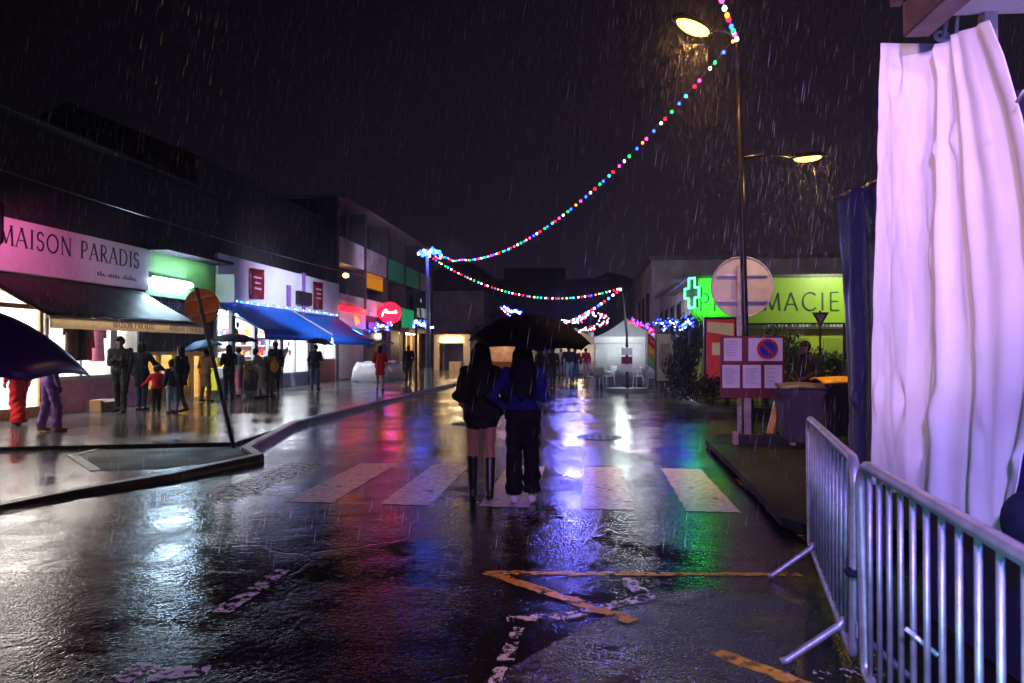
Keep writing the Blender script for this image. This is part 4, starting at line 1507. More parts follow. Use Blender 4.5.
# ------------------------------------------------------------------ street lamp, signs and board on the right corner
LP = G(748, 442, PZ)
tilt_top = AD(738.5, 31, (Vector((LP.x, LP.y, 0)) - Vector((0, 0, 0))).dot(Vector((FWD.x, FWD.y, 0)).normalized()))
lamp = thing('street_lamp', 'tall slender lamp post with two sodium lamp heads beside the round sign', 'street lamp', (LP.x, LP.y, PZ))
top = Vector((tilt_top.x, LP.y, tilt_top.z))
base = Vector((LP.x, LP.y, PZ))
at_h = lambda z: base + (top - base) * ((z - base.z) / (top.z - base.z))
MB().tube([base, at_h(2), at_h(5), top], [0.06, 0.054, 0.044, 0.034], 12).build('post', M['lamp_paint'], lamp, smooth=True)
MB().cyl(base, base + Vector((0, 0, 0.05)), 0.16, 16).cyl(base + Vector((0, 0, 0.05)), base + Vector((0, 0, 0.7)), 0.095, 14).build('base', M['lamp_paint'], lamp)


def lamp_head(root, arm0, tip, m, Lw, name='lamp_head'):
    """cobra head whose lens looks down, hung at the end of an arm"""
    arm0, tip = Vector(arm0), Vector(tip)
    d = (tip - arm0)
    d.z = 0
    d.normalize()
    MB().tube([arm0, arm0 + (tip - arm0) * 0.5 + Vector((0, 0, 0.06)), tip], 0.026, 8).build('arm', M['lamp_paint'], root, smooth=True)
    ang = math.atan2(d.y, d.x)
    T = Matrix.Translation(tip + d * Lw * 0.42) @ Matrix.Rotation(ang, 4, 'Z') @ Matrix.Rotation(R(-4), 4, 'Y')
    mb = MB()
    prof = [(-0.5, 0.10, 0.05), (-0.42, 0.22, 0.10), (-0.1, 0.34, 0.15), (0.25, 0.34, 0.13), (0.45, 0.24, 0.07), (0.5, 0.1, 0.02)]
    rows = []
    for t, w, hh in prof:
        row = []
        for j in range(9):
            a = PI * j / 8
            row.append(T @ Vector((t * Lw, math.cos(a) * w * Lw * 0.5, math.sin(a) * hh * Lw)))
        row += [T @ Vector((t * Lw, -w * Lw * 0.5, -0.012)), T @ Vector((t * Lw, w * Lw * 0.5, -0.012))]
        rows.append(row)
    mb.grid(rows, closed_u=True)
    hd = mb.build(name, M['lamp_paint'], root, smooth=True)
    mb = MB()
    mb.sphere((0, 0, 0), (Lw * 0.42, Lw * 0.16, Lw * 0.12), 16, 8)
    mb.v = [tuple(T @ Vector((v[0] - 0.02 * Lw, v[1], min(v[2], 0.0) - 0.02))) for v in mb.v]
    mb.build('lens', m, hd, smooth=True)
    return T @ Vector((0, 0, -Lw * 0.18))


h1 = lamp_head(lamp, at_h(top.z - 0.05), Vector((top.x, LP.y, 0)) + Vector((-0.56, -0.50, top.z - 0.16)), M['sodium'], 0.82)
p2_ = AD(797, 161, 12.3)
h2 = lamp_head(lamp, at_h(4.70), Vector((p2_.x - 0.26, LP.y, 4.70)), M['sodium2'], 0.52)


def lampobj(name, kind, loc, energy, col, target=None, size=0.2, spot=60, blend=0.5, sizey=None):
    l = bpy.data.lights.new(name, kind)
    l.energy = energy
    l.color = col
    if kind == 'SPOT':
        l.spot_size = R(spot)
        l.spot_blend = blend
        l.shadow_soft_size = size
    elif kind == 'AREA':
        l.size = size
        if sizey:
            l.shape = 'RECTANGLE'
            l.size_y = sizey
    else:
        l.shadow_soft_size = size
    o = bpy.data.objects.new(name, l)
    COL.objects.link(o)
    o.location = loc
    if target is not None:
        o.rotation_euler = (Vector(target) - Vector(loc)).to_track_quat('-Z', 'Y').to_euler()
    return o


lampobj('lamp_light', 'SPOT', h1 + Vector((0, 0, -0.08)), 800, (1.0, 0.52, 0.16), (h1.x + 0.5, h1.y + 0.8, 0), 0.12, 88, 0.7)
lampobj('lamp_light', 'SPOT', h2 + Vector((0, 0, -0.08)), 200, (1.0, 0.60, 0.24), (h2.x, h2.y, 0), 0.1, 110, 0.6)

# round sign seen from behind
SC = AD(742, 287, 12.55)
sg = thing('road_sign', 'large round road sign seen from its grey back behind the lamp post', 'road sign', (SC.x - 0.05, SC.y, PZ))
mb = MB()
nn = 40
rr = 30.5 * 12.55 / F
front = [(SC.x + rr * math.cos(2 * PI * i / nn), SC.y, SC.z + rr * math.sin(2 * PI * i / nn)) for i in range(nn)]
mb.prism(front, (0, 0.03, 0))
mb.build('disc', M['sign_back'], sg, bevel=0.008)
MB().tube([(SC.x + (rr - 0.006) * math.cos(2 * PI * i / nn), SC.y - 0.004, SC.z + (rr - 0.006) * math.sin(2 * PI * i / nn)) for i in range(nn)], 0.013, 6, closed=True).build('rim', M['metal'], sg)
for dz in (0.21, -0.24):
    MB().box(SC.x - rr * 0.8, SC.x + rr * 0.8, SC.y - 0.03, SC.y - 0.002, SC.z + dz - 0.02, SC.z + dz + 0.02).build('bracket', M['metal'], sg)
MB().box(SC.x - 0.10, SC.x + 0.03, SC.y - 0.09, SC.y - 0.032, PZ, SC.z + 0.38).build('post', M['metal'], sg, bevel=0.01)

# red notice board with papers
BD = 11.25
BC = AD(751.5, 367.5, BD)
bd = thing('notice_board', 'red site notice board with five white papers and a no parking disc', 'notice board', (BC.x, BC.y, PZ))
pw = BD / F
X = lambda px: BC.x + (px - 751.5) * pw
Z = lambda py: BC.z - (py - 367.5) * pw
yb = BC.y
mb = MB().box(X(721), X(783.5), yb, yb + 0.03, Z(398), Z(336))
bp = mb.build('panel', M['red_panel'], bd, bevel=0.006)


def paper(x0, x1, z0, z1, lines=7):
    mb = MB()
    mb.k = 0
    mb.box(X(x0), X(x1), yb - 0.006, yb - 0.001, Z(z1), Z(z0))
    mb.k = 1
    w = X(x1) - X(x0)
    for i in range(lines):
        z = Z(z0) - (Z(z0) - Z(z1)) * (0.14 + 0.74 * i / lines)
        mb.box(X(x0) + w * 0.14, X(x0) + w * random.uniform(0.55, 0.88), yb - 0.0075, yb - 0.006, z - 0.006, z)
    return mb.build('paper', [M['paper'], M['paper_ink']], bp)


paper(724.5, 742, 338, 361, 6)
pr = MB().box(X(748.5), X(781.5), yb - 0.006, yb - 0.001, Z(361), Z(338)).build('paper', M['paper'], bp)
paper(723, 740, 365, 388, 8)
paper(743, 760.5, 365, 388, 9)
paper(764, 781, 365, 388, 4)
cx_, cz_, r_ = X(767), Z(349), 10.3 * pw
mb = MB()
ring = lambda r, n=28: [(cx_ + r * math.cos(2 * PI * i / n), yb - 0.0065, cz_ + r * math.sin(2 * PI * i / n)) for i in range(n)]
mb.prism(ring(r_), (0, -0.002, 0), 0)
mb.prism([(p[0], yb - 0.0086, p[2]) for p in ring(r_ * 0.74)], (0, -0.001, 0), 1)
a = R(-45)
d_ = Vector((math.cos(a), 0, math.sin(a)))
n_ = Vector((-d_.z, 0, d_.x)) * r_ * 0.13
cc = Vector((cx_, yb - 0.0098, cz_))
mb.prism([cc - d_ * r_ * 0.8 - n_, cc + d_ * r_ * 0.8 - n_, cc + d_ * r_ * 0.8 + n_, cc - d_ * r_ * 0.8 + n_], (0, -0.001, 0), 0)
mb.build('no_parking_disc', [M['red_ink'], M['blue_ink']], pr)
MB().box(X(745), X(751.5), yb + 0.031, yb + 0.085, PZ + 0.1, Z(338)).build('post', M['copper_post'], bd, bevel=0.008)
MB().box(X(734), X(790), yb - 0.02, yb + 0.22, PZ, PZ + 0.16).build('base', M['black_rubber'], bd, bevel=0.02)
for xx in (733, 788):
    MB().box(X(xx), X(xx + 5), yb - 0.06, yb + 0.06, PZ + 0.002, PZ + 0.20).build('end_block', M['cream_block'], bd, bevel=0.01)
mb = MB()
p0, p1 = Vector((X(772), yb + 0.3, PZ + 0.05)), Vector((X(788), yb + 0.75, Z(403)))
mb.cyl(p0, p1, 0.06, 4, 0.055)
tag(mb.build('timber_prop', M['wood']), 'leaning timber prop between notice board and grey bin', 'timber')

# bins
def bin_(name, label, loc, w, d_, h_, body, lid, rz=0.0):
    root = thing(name, label, 'bin', loc, rz)
    mb = MB()
    b0, t0 = 0.8, 1.0
    z0 = 0.1
    vs = [(-w / 2 * b0, -d_ / 2 * b0, z0), (w / 2 * b0, -d_ / 2 * b0, z0), (w / 2 * b0, d_ / 2 * b0, z0), (-w / 2 * b0, d_ / 2 * b0, z0), (-w / 2, -d_ / 2, h_), (w / 2, -d_ / 2, h_), (w / 2, d_ / 2, h_), (-w / 2, d_ / 2, h_)]
    mb.add(vs, [(0, 3, 2, 1), (4, 5, 6, 7), (0, 1, 5, 4), (1, 2, 6, 5), (2, 3, 7, 6), (3, 0, 4, 7)])
    mb.build('tub', body, root, local=True, bevel=0.03)
    MB().box(-w / 2 - 0.03, w / 2 + 0.03, -d_ / 2 - 0.02, d_ / 2 + 0.02, h_ - 0.07, h_ - 0.005).build('rim', body, root, local=True, bevel=0.015)
    mb = MB()
    rows = []
    for i in range(7):
        t = i / 6
        y = -d_ / 2 - 0.03 + (d_ + 0.06) * t
        rows.append([Vector((x, y, h_ + 0.005 + 0.07 * math.sin(PI * t) + 0.02 * (1 - abs(x) * 2 / w))) for x in (-w / 2 - 0.03, -w / 4, 0, w / 4, w / 2 + 0.03)])
    mb.grid(rows)
    mb.build('lid', lid, root, local=True, smooth=True, solid=0.03)
    MB().cyl((-w / 2, d_ / 2 + 0.05, h_ - 0.04), (w / 2, d_ / 2 + 0.05, h_ - 0.04), 0.02, 8).build('handle', body, root, local=True)
    for x in (-w / 2 + 0.06, w / 2 - 0.06):
        MB().cyl((x - 0.03, d_ / 2 * 0.75, 0.1), (x + 0.03, d_ / 2 * 0.75, 0.1), 0.1, 14).build('wheel', M['black_rubber'], root, local=True)
    return root


g1 = G(803, 448, PZ)
bin_('wheelie_bin', 'low grey plastic bin behind the timber prop', (g1.x, g1.y + 0.25, PZ), 0.62, 0.55, 0.88, M['grey_plastic'], M['grey_plastic'])
g2 = AD(838, 382, 11.6)
bin_('wheelie_bin', 'dark wheelie bin with orange yellow lid beside the black tarp', (g2.x + 0.1, g2.y + 0.2, PZ), 0.72, 0.75, g2.z - PZ - 0.02, M['bin_blue'], M['bin_yellow'])

# leaning no-entry style sign on the left pavement, seen from behind
s0 = G(234, 448, PZ)
s1 = AD(200.5, 306, (s0 - Vector((0, 0, CAMZ))).dot(FWD))
ns = thing('road_sign', 'leaning round road sign on a thin post by the left kerb, orange lit back', 'road sign', (s0.x, s0.y, PZ))
ax_ = (s1 - s0).normalized()
MB().cyl(s0, s1 + ax_ * 0.28, 0.032, 10).build('post', M['dark_metal'], ns)
fw = Vector((FWD.x, FWD.y, 0)).normalized()
rt = ax_.cross(fw).normalized()
rr = 17.6 * (s1 - Vector((0, 0, CAMZ))).dot(FWD) / F
back = fw * 0.045
pts = [s1 + back + (rt * math.cos(t) + ax_ * math.sin(t)) * rr for t in [2 * PI * i / 36 for i in range(36)]]
MB().prism(pts, fw * 0.02).build('disc', mat('sign_back_orange', (0.45, 0.2, 0.12), 0.35, metal=0.4, var=0.3), ns)  # mottled orange brown base, unlike the grey sign back
for s_ in (0.45, -0.45):
    c = s1 + ax_ * rr * s_ + back
    mb = MB()
    mb.prism([c - rt * rr * 0.75 - ax_ * 0.018, c + rt * rr * 0.75 - ax_ * 0.018, c + rt * rr * 0.75 + ax_ * 0.018, c - rt * rr * 0.75 + ax_ * 0.018], -fw * 0.02)
    mb.build('bracket', M['metal'], ns)

# far small signs on the right
def small_sign(label, px, pyb, pyt, Y, shape, m, r):
    p = AY(px, pyt, Y)
    root = thing('road_sign', label, 'road sign', (p.x, Y, PZ))
    MB().cyl((p.x, Y, PZ), (p.x, Y, p.z + r), 0.03, 8).build('post', M['dark_metal'], root)
    mb = MB()
    if shape == 'tri':
        q = [(-r, r * .8), (r, r * .8), (0, -r * .95)]
        mb.prism([(p.x + a, Y - 0.05, p.z + b) for a, b in q], (0, 0.02, 0))
        o = mb.build('plate', m, root)
        MB().prism([(p.x + a * 0.55, Y - 0.054, p.z + b * 0.55 + 0.02) for a, b in q], (0, 0.003, 0)).build('inner_face', M['sign_back'], o)
    else:
        mb.box(p.x - 0.02, p.x + r * 1.3, Y - 0.05, Y - 0.03, p.z - r * 1.2, p.z + r)
        o = mb.build('plate', m, root)
        MB().tube([(p.x + r * 0.6 + r * 0.4 * math.cos(t), Y - 0.055, p.z - r * 0.5 + r * .4 * math.sin(t)) for t in [2 * PI * i / 16 for i in range(16)]], 0.03, 5, closed=True).build('ring', M['sign_back'], o)
        MB().box(p.x + r * 0.2, p.x + r * 1.0, Y - 0.056, Y - 0.05, p.z + r * .1, p.z + r * .6).build('patch', M['sign_back'], o)
    return root


small_sign('small triangular give way sign in front of the pharmacy wall', 820, 390, 319, 20.5, 'tri', M['red_panel'], 0.23)
small_sign('dark blue plate sign on a post before the pharmacy wall', 844, 390, 340, 19.5, 'sq', mat('sign_navy', (0.02, 0.02, 0.06), 0.4), 0.42)

# advertising panels
PRT = glow('poster_cream', (0.7, 0.5, 0.35), (0.6, 0.45, 0.35), 0.25)  # print emits a little so it shows where no lamp reaches
def poster(label, px0, px1, py0, py1, Y, face, legs=True, kind=0):
    a, b = AY(px0, py0, Y), AY(px1, py1, Y)
    root = thing('poster_panel', label, 'poster', ((a.x + b.x) / 2, Y, PZ))
    zb = b.z
    MB().box(a.x, b.x, Y, Y + 0.16, zb, a.z).build('frame', M['frame_dark'], root, bevel=0.02)
    MB().box(a.x + 0.2, a.x + 0.35, Y + 0.02, Y + 0.14, PZ - .12, zb).box(b.x - 0.35, b.x - 0.2, Y + 0.02, Y + 0.14, PZ - .12, zb).build('leg', M['frame_dark'], root)
    w, hh = b.x - a.x, a.z - zb
    f = MB().box(a.x + 0.07, b.x - 0.07, Y - 0.012, Y - 0.002, zb + 0.08, a.z - 0.08).build('poster', face, root)
    mb = MB()
    if kind == 0:
        mb.box(a.x + w * .24, b.x - w * .18, Y - 0.018, Y - 0.012, zb + hh * 0.44, zb + hh * 0.62)
        mb.build('print', PRT, f)
        mb = MB()
        mb.prism([(a.x + w * .1, Y - 0.018, zb + hh * 0.78), (b.x - w * .1, Y - 0.018, zb + hh * 0.72), (b.x - w * .1, Y - 0.018, zb + hh * 0.9), (a.x + w * .1, Y - 0.018, zb + hh * 0.93)], (0, 0.006, 0))
        mb.build('print', PRT, f)
        mb = MB()
        mb.box(b.x - w * .32, b.x - w * .12, Y - 0.018, Y - 0.012, zb + hh * 0.1, zb + hh * 0.3)
        mb.build('print', PRT, f)
    else:
        mb.prism([(a.x + w * (.5 + .32 * math.cos(t)), Y - 0.018, zb + hh * (.52 + .3 * math.sin(t) + 0.05 * math.sin(3 * t))) for t in [2 * PI * i / 16 for i in range(16)]], (0, 0.006, 0))
        mb.build('print', mat('poster_print', (0.25, 0.16, 0.1), 0.5, var=0.4), f)
    return root


poster('red advertising panel with cream print left of the round sign', 704, 737, 317, 385, 23.0, glow('poster_red', (0.6, 0.04, 0.05), (0.45, 0.03, 0.05), 0.28))  # emission added to lift the red face
poster('dim framed poster by the terrace chairs', 655, 675, 332, 383, 29.5, glow('poster_beige', (0.35, 0.3, 0.2), (0.35, 0.3, 0.2), 0.05), kind=1)

# ------------------------------------------------------------------ foliage
def leafy(name, label, cat, base, blobs, n, leaf, m, group=None, trunk=0.06):
    root = thing(name, label, cat, base, 0, group)
    b = Vector(base)
    mb = MB()
    lo = min(c[2] for c, r in blobs)
    for c, r in blobs:
        c = b + Vector(c)
        mb.tube([b + Vector((0, 0, 0)), b + (c - b) * 0.5 + Vector((0.03, 0.02, 0)), c], [trunk, trunk * 0.6, trunk * 0.2], 6)
    mb.build('stem', M['bark'], root)
    vs, fs = [], []
    tot = sum(r[0] * r[1] * r[2] for c, r in blobs)
    for c, r in blobs:
        c = b + Vector(c)
        k = int(n * r[0] * r[1] * r[2] / tot)
        for _ in range(k):
            while True:
                p = Vector((random.uniform(-1, 1), random.uniform(-1, 1), random.uniform(-1, 1)))
                if 0.2 < p.length < 1:
                    break
            p = p * (0.6 + 0.5 * random.random())
            q = c + Vector((p.x * r[0], p.y * r[1], p.z * r[2]))
            if q.z < b.z + 0.03:
                q.z = b.z + 0.03 + random.random() * 0.1
            e = Euler((random.uniform(0, 6), random.uniform(0, 6), random.uniform(0, 6))).to_matrix()
            l = leaf * random.uniform(0.6, 1.4)
            i0 = len(vs)
            vs += [q + e @ Vector(t) for t in ((-l, 0, 0), (0, -l * 0.4, l * .1), (l, 0, 0), (0, l * 0.4, l * .1))]
            fs.append((i0, i0 + 1, i0 + 2, i0 + 3))
    MB().add(vs, fs).build('foliage', m, root, local=False)
    return root


pb = AY(688, 350, 25.5)
tr = leafy('bushy_tree', 'dark bushy tree with violet lights left of the red poster', 'tree', (pb.x, 25.5, PZ), [((0, 0, 1.6), (0.62, 0.6, 1.0)), ((-0.25, 0, 0.8), (0.65, 0.6, 0.7)), ((0.25, 0.1, 2.0), (0.5, 0.5, 0.7)), ((-.1, 0, 2.45), (.35, .35, .35))], 3800, 0.075, M['foliage_dark'])
for i, (px, hh, w) in enumerate(((764, 1.9, 0.7), (783, 2.25, 0.75), (803, 1.6, 0.65), (828, 1.5, 0.6), (845, 1.3, .5))):
    p = AY(px, 350, 24.6)
    leafy('shrub', ('low dark shrub left of the pharmacy shrubs behind the notice board', 'tallest leafy shrub before the lime green pharmacy wall', 'rounded shrub behind the hooded person', 'loose shrub under the give way sign', 'small shrub near the black tarp before the pharmacy')[i], 'shrub', (p.x, 24.6, PZ),
          [((0, 0, hh * 0.5), (w, 0.5, hh * 0.5)), ((-0.2, 0.1, hh * 0.8), (w * 0.6, 0.4, hh * 0.25)), ((0.25, -0.1, hh * 0.7), (w * 0.5, 0.4, hh * 0.3))], 900, 0.085, M['foliage'], 'shrubs in front of the pharmacy')
p = AY(706, 350, 21.5)
leafy('hedge', 'dark clipped hedge below the red advertising panel', 'hedge', (p.x, 21.5, PZ), [((-0.6, 0, 0.35), (0.7, 0.4, 0.4)), ((0.1, 0, 0.4), (0.7, 0.4, 0.42)), ((0.9, 0, 0.38), (0.7, 0.4, 0.4)), ((1.9, 0, 0.38), (0.7, 0.4, 0.4)), ((2.9, 0, 0.38), (0.7, 0.4, 0.4))], 3000, 0.06, M['foliage_dark'], trunk=0.02)
p = AY(488, 350, 58)
leafy('street_tree', 'dark tree in front of the grey cubic building', 'tree', (p.x - 0.5, 57, 0), [((0, 0, 2.6), (1.4, 1.2, 1.1)), ((1.2, 0, 3.3), (1.1, 1, 0.9)), ((-1.2, 0, 2.0), (1.1, 1, 0.9))], 2500, 0.16, M['foliage_dark'])

# ------------------------------------------------------------------ light garlands
def catenary(a, b, sag, n):
    a, b = Vector(a), Vector(b)
    return [a + (b - a) * (i / n) + Vector((0, 0, -sag * 4 * (i / n) * (1 - i / n))) for i in range(n + 1)]


BM = {}
for k_ in BULB:
    tmp = MB().sphere((0, 0, 0), (1, 1, 1.15), 8, 6)
    me = bpy.data.meshes.new('bulb')
    me.from_pydata(tmp.v, [], tmp.f)
    me.materials.append(BULB[k_])
    for p in me.polygons:
        p.use_smooth = True
    BM[k_] = me


def garland(label, pts, n, r, colours, wob=0.0, group='strings of coloured lights over the street', name='light_garland', jit=0.0):
    pts = [Vector(p) for p in pts]
    root = thing(name, label, 'string lights', pts[0], 0, group)
    if wob:
        pts = [p + Vector((random.uniform(-wob, wob), random.uniform(-wob, wob), random.uniform(-wob, wob))) for p in pts]
    MB().tube(pts, 0.008 if r < 0.06 else 0.012, 5).build('cable', M['cable'], root)
    L_ = [0]
    for a, b in zip(pts[:-1], pts[1:]):
        L_.append(L_[-1] + (b - a).length)
    j = 0
    for i in range(n):
        s = L_[-1] * (i + 0.5 + random.uniform(-0.22, 0.22)) / n
        while L_[j + 1] < s:
            j += 1
        p = pts[j].lerp(pts[j + 1], (s - L_[j]) / (L_[j + 1] - L_[j]))
        o = bpy.data.objects.new('bulb', BM[colours[i % len(colours)] if not isinstance(colours, set) else random.choice(sorted(colours))])
        COL.objects.link(o)
        o.parent = root
        o.location = p - root.location + Vector((0, 0, -r * 0.9)) + Vector((random.gauss(0, jit), random.gauss(0, jit), random.gauss(0, jit)))
        o.scale = (r, r, r)
    return root


lpole = G(428, 391, 0.0)
GL_top = AY(427, 251, lpole.y)
RP = G(627, 391, 0.0)
RP_top = AY(622, 287, RP.y)
allc = ['amber', 'blue', 'green', 'white', 'magenta', 'red', 'cyan', 'blue', 'green', 'red', 'white', 'blue', 'magenta']
g1 = catenary(top + Vector((-0.02, -0.02, -0.05)), GL_top, 1.55, 60)
for i, p in enumerate(g1):
    t = i / 60
    if t > 0.7:
        p.z += 0.10 * math.sin(t * 60) * (t - 0.7) / 0.3
garland('long string of coloured bulbs from the tall lamp post down to the left lamp post', g1, 84, 0.025, allc)
end0 = AD(590, -520, 4.2)
garland('short string of coloured bulbs leaving the lamp post top upwards out of view', catenary(top + Vector((0, 0, -0.1)), end0, 0.35, 24), 30, 0.034, ['white', 'magenta', 'green', 'blue', 'red', 'amber'])
garland('string of white and coloured bulbs between the left lamp post and the flag pole', catenary(GL_top + Vector((0.05, 0, -0.15)), RP_top, 0.95, 40), 56, 0.028, ['white', 'red', 'blue', 'amber', 'white', 'green', 'cyan', 'white', 'red'])
far_l = AY(500, 306, 52)
garland('far string of red and white bulbs running from the flag pole behind the big umbrella', catenary(RP_top, far_l, 1.5, 40), 56, 0.045, ['white', 'red', 'white', 'cyan', 'red', 'white', 'blue'])
# clumps of tangled white lights
def tangle(label, px0, py0, px1, py1, Y, n, col, r, amp, name='light_cluster', group='tangled light clusters'):
    pts = []
    nb = min(n * 3, 96)
    n = max(4, n // 3)
    for i in range(n):
        t = i / (n - 1)
        p = AY(px0 + (px1 - px0) * t, py0 + (py1 - py0) * t, Y)
        pts.append(p + Vector((random.uniform(-amp, amp) * 0.6, random.uniform(-amp, amp), random.uniform(-amp, amp) * 0.7)))
    return garland(label, pts, nb, r, col, 0, group, name, amp * 0.28)


tangle('bright tangle of white lights hung above the far market tents', 560, 322, 609, 314, 42, 26, ['pearl', 'pearl', 'white', 'magenta'], 0.032, 0.3)
tangle('second tangle of white lights slanting under the first above the tents', 572, 334, 608, 320, 40, 18, ['pearl', 'pearl', 'white', 'red'], 0.03, 0.25)
tangle('violet lights strung along the bush left of the pharmacy', 660, 326, 692, 322, 24.6, 30, ['blue', 'blue', 'white', 'blue'], 0.02, 0.28)
tangle('red and blue lights on top of the white market tent', 632, 322, 652, 332, 31, 14, ['red', 'blue', 'blue', 'red'], 0.026, 0.25)
tangle('violet lights hung below the red round sign', 366, 328, 391, 325, 39.5, 26, ['blue', 'white', 'blue', 'blue'], 0.032, 0.25)
tangle('knot of bright blue and white bulbs at the top of the pale left lamp post', 417, 250, 441, 252, lpole.y - 0.2, 12, ['blue', 'blue', 'white', 'blue', 'cyan'], 0.05, 0.16)
tangle('blue lights draped across the left lamp post', 413, 321, 433, 326, lpole.y + .6, 18, ['blue', 'blue', 'white'], 0.035, 0.2)
tangle('small tangle of white and blue lights just above the big black umbrella', 506, 308, 520, 311, 46, 12, ['white', 'blue'], 0.05, 0.15)
tangle('row of small cool lights along the foot of the white shop sign', 222, 300, 333, 316, AX(275, 308, XF + .3).y, 3, ['white'], 0.012, 0.0) if False else None
mb_pts = [Vector((XF + 0.2, Y2 + 0.2 + i * 0.35, 3.27 + 0.05 * random.random())) for i in range(32)]
garland('string of small cold lights along the foot of the tall white sign wall', mb_pts, 40, 0.022, ['white', 'cyan', 'blue'], 0.02, name='light_garland')
ml = [Vector((XF + 0.22, 9.5 + i * 0.3, 3.62 + 0.05 * math.sin(i))) for i in range(30)]

# left lamp post and second pole
lp = thing('street_lamp', 'pale slim lamp post at the left kerb where the light strings meet', 'street lamp', (lpole.x, lpole.y, 0))
MB().tube([(lpole.x, lpole.y, 0), (lpole.x, lpole.y, 3), (GL_top.x, lpole.y, GL_top.z + 0.1)], [0.11, 0.085, 0.06], 12).build('post', mat('pale_post', (0.4, 0.4, 0.42), 0.4, metal=0.4), lp, smooth=True)
MB().cyl((lpole.x, lpole.y, 0), (lpole.x, lpole.y, 0.9), 0.15, 12).build('base', M['frame_white'], lp)
p = G(416, 391, PZ)
pl = thing('sign_pole', 'dark thin pole with blue light left of the pale lamp post', 'pole', (p.x, p.y, PZ))
MB().cyl((p.x, p.y, PZ), (p.x, p.y, AY(416, 320, p.y).z), 0.05, 10).build('post', M['dark_metal'], pl)
zz = AY(416, 322, p.y).z
MB().sphere((p.x, p.y, zz), 0.09, 10, 8).build('lamp', M['blue_led'], pl, smooth=True)
tag(MB().tube(catenary((XF + 0.6, 6, 5.35), (XF + 0.6, 40, 5.6), 0.35, 30), 0.02, 5).build('overhead_cable', M['cable']), 'thin overhead cable running along the dark upper wall of the left row', 'cable')

# flag pole with market sign at its foot
fp = thing('flag_pole', 'thin dark pole with small red and white plates beside the white tent', 'pole', (RP.x, RP.y, 0))
MB().tube([(RP.x, RP.y, 0), (RP.x, RP.y, 2.2), (RP_top.x, RP.y, RP_top.z + 0.05)], [0.06, 0.05, 0.035], 10).build('post', M['dark_metal'], fp)
for q, (z, m) in enumerate(((1.55, 'paper'), (1.2, 'red_panel'), (0.9, 'paper'))):
    MB().box(RP.x - 0.22, RP.x + 0.2, RP.y - 0.09, RP.y - 0.065, z - 0.14, z + 0.14).build('plate', M[m], fp)
MB().cyl((RP.x, RP.y, 0), (RP.x, RP.y, 0.12), 0.9, 24, 0.8).build('base', M['concrete'], fp)

# flag in yellow, green and red
fo = AY(646, 335, 30)
rows = []
for i in range(9):
    rows.append([Vector((fo.x + 0.05 + 0.12 * i, 30 + 0.05 * math.sin(i * 1.1 + j * .5), fo.z + 0.1 - 0.22 * j - 0.10 * i + 0.02 * math.sin(i + j))) for j in range(7)])
fl = thing('flag', 'drooping yellow green and red flag beside the white tent', 'flag', (fo.x, 30, 0))
for (a, b, m) in ((0, 2, 'c_red'), (2, 4, 'bin_yellow'), (4, 6, 'green_wall')):
    MB().grid([r[a:b + 1] for r in rows]).build('stripe', glow('flag_' + m, M[m].node_tree.nodes['Mix'].inputs[6].default_value[:3], M[m].node_tree.nodes['Mix'].inputs[6].default_value[:3], 0.0), fl, smooth=True, solid=0.01)
MB().cyl((fo.x, 30, 0), (fo.x, 30, fo.z + 0.25), 0.025, 8).build('pole', M['metal'], fl)

# ------------------------------------------------------------------ market tents
def tent(label, x0, x1, y0, y1, eave, peak, walls=('back',), m='tent', light='panel_cool', group='market tents at the end of the street'):
    root = thing('market_tent', label, 'tent', ((x0 + x1) / 2, (y0 + y1) / 2, 0), 0, group)
    cx, cy = (x0 + x1) / 2, (y0 + y1) / 2
    mb = MB()
    n = 10
    rows = []
    for i in range(n + 1):
        t = i / n
        s = 1 - t
        z = eave + (peak - eave) * (t ** 1.35)
        row = []
        for a, b in (((x0, y0), (x1, y0)), ((x1, y0), (x1, y1)), ((x1, y1), (x0, y1)), ((x0, y1), (x0, y0))):
            for j in range(6):
                q = j / 6
                row.append(Vector((cx + (a[0] + (b[0] - a[0]) * q - cx) * s, cy + (a[1] + (b[1] - a[1]) * q - cy) * s, z)))
        rows.append(row)
    mb.grid(rows, closed_u=True)
    rf = mb.build('roof', M[m], root, solid=0.01)
    mb = MB()
    mb.box(x0, x1, y0 - 0.01, y0 + 0.005, eave - 0.28, eave).box(x0 - 0.01, x0 + 0.005, y0, y1, eave - 0.28, eave).box(x1, x1 + .012, y0, y1, eave - 0.28, eave)
    mb.build('valance', M[m], rf)
    for x in (x0 + 0.04, x1 - 0.04):
        for y in (y0 + 0.04, y1 - 0.04):
            MB().box(x - 0.025, x + 0.025, y - 0.025, y + 0.025, 0, eave).build('leg', M['metal'], root)
    for w in walls:
        rows = []
        for i in range(25):
            t = i / 24
            if w == 'front':
                p = (x0 + (x1 - x0) * t, y0 + 0.06 + 0.03 * math.sin(t * 25))
            elif w == 'back':
                p = (x0 + (x1 - x0) * t, y1 - 0.06 + 0.03 * math.sin(t * 25))
            elif w == 'left':
                p = (x0 + 0.06 + 0.03 * math.sin(t * 25), y0 + (y1 - y0) * t)
            else:
                p = (x1 - 0.06 + 0.03 * math.sin(t * 25), y0 + (y1 - y0) * t)
            rows.append([Vector((*p, 0.03)), Vector((*p, eave - 0.02))])
        MB().grid(rows).build('side_wall', M[m], root, smooth=True, solid=0.006)
    MB().cyl((cx - 0.5, cy, eave - 0.1), (cx + 0.5, cy, eave - 0.1), 0.05, 8).build('tube_light', M[light], root)
    return root


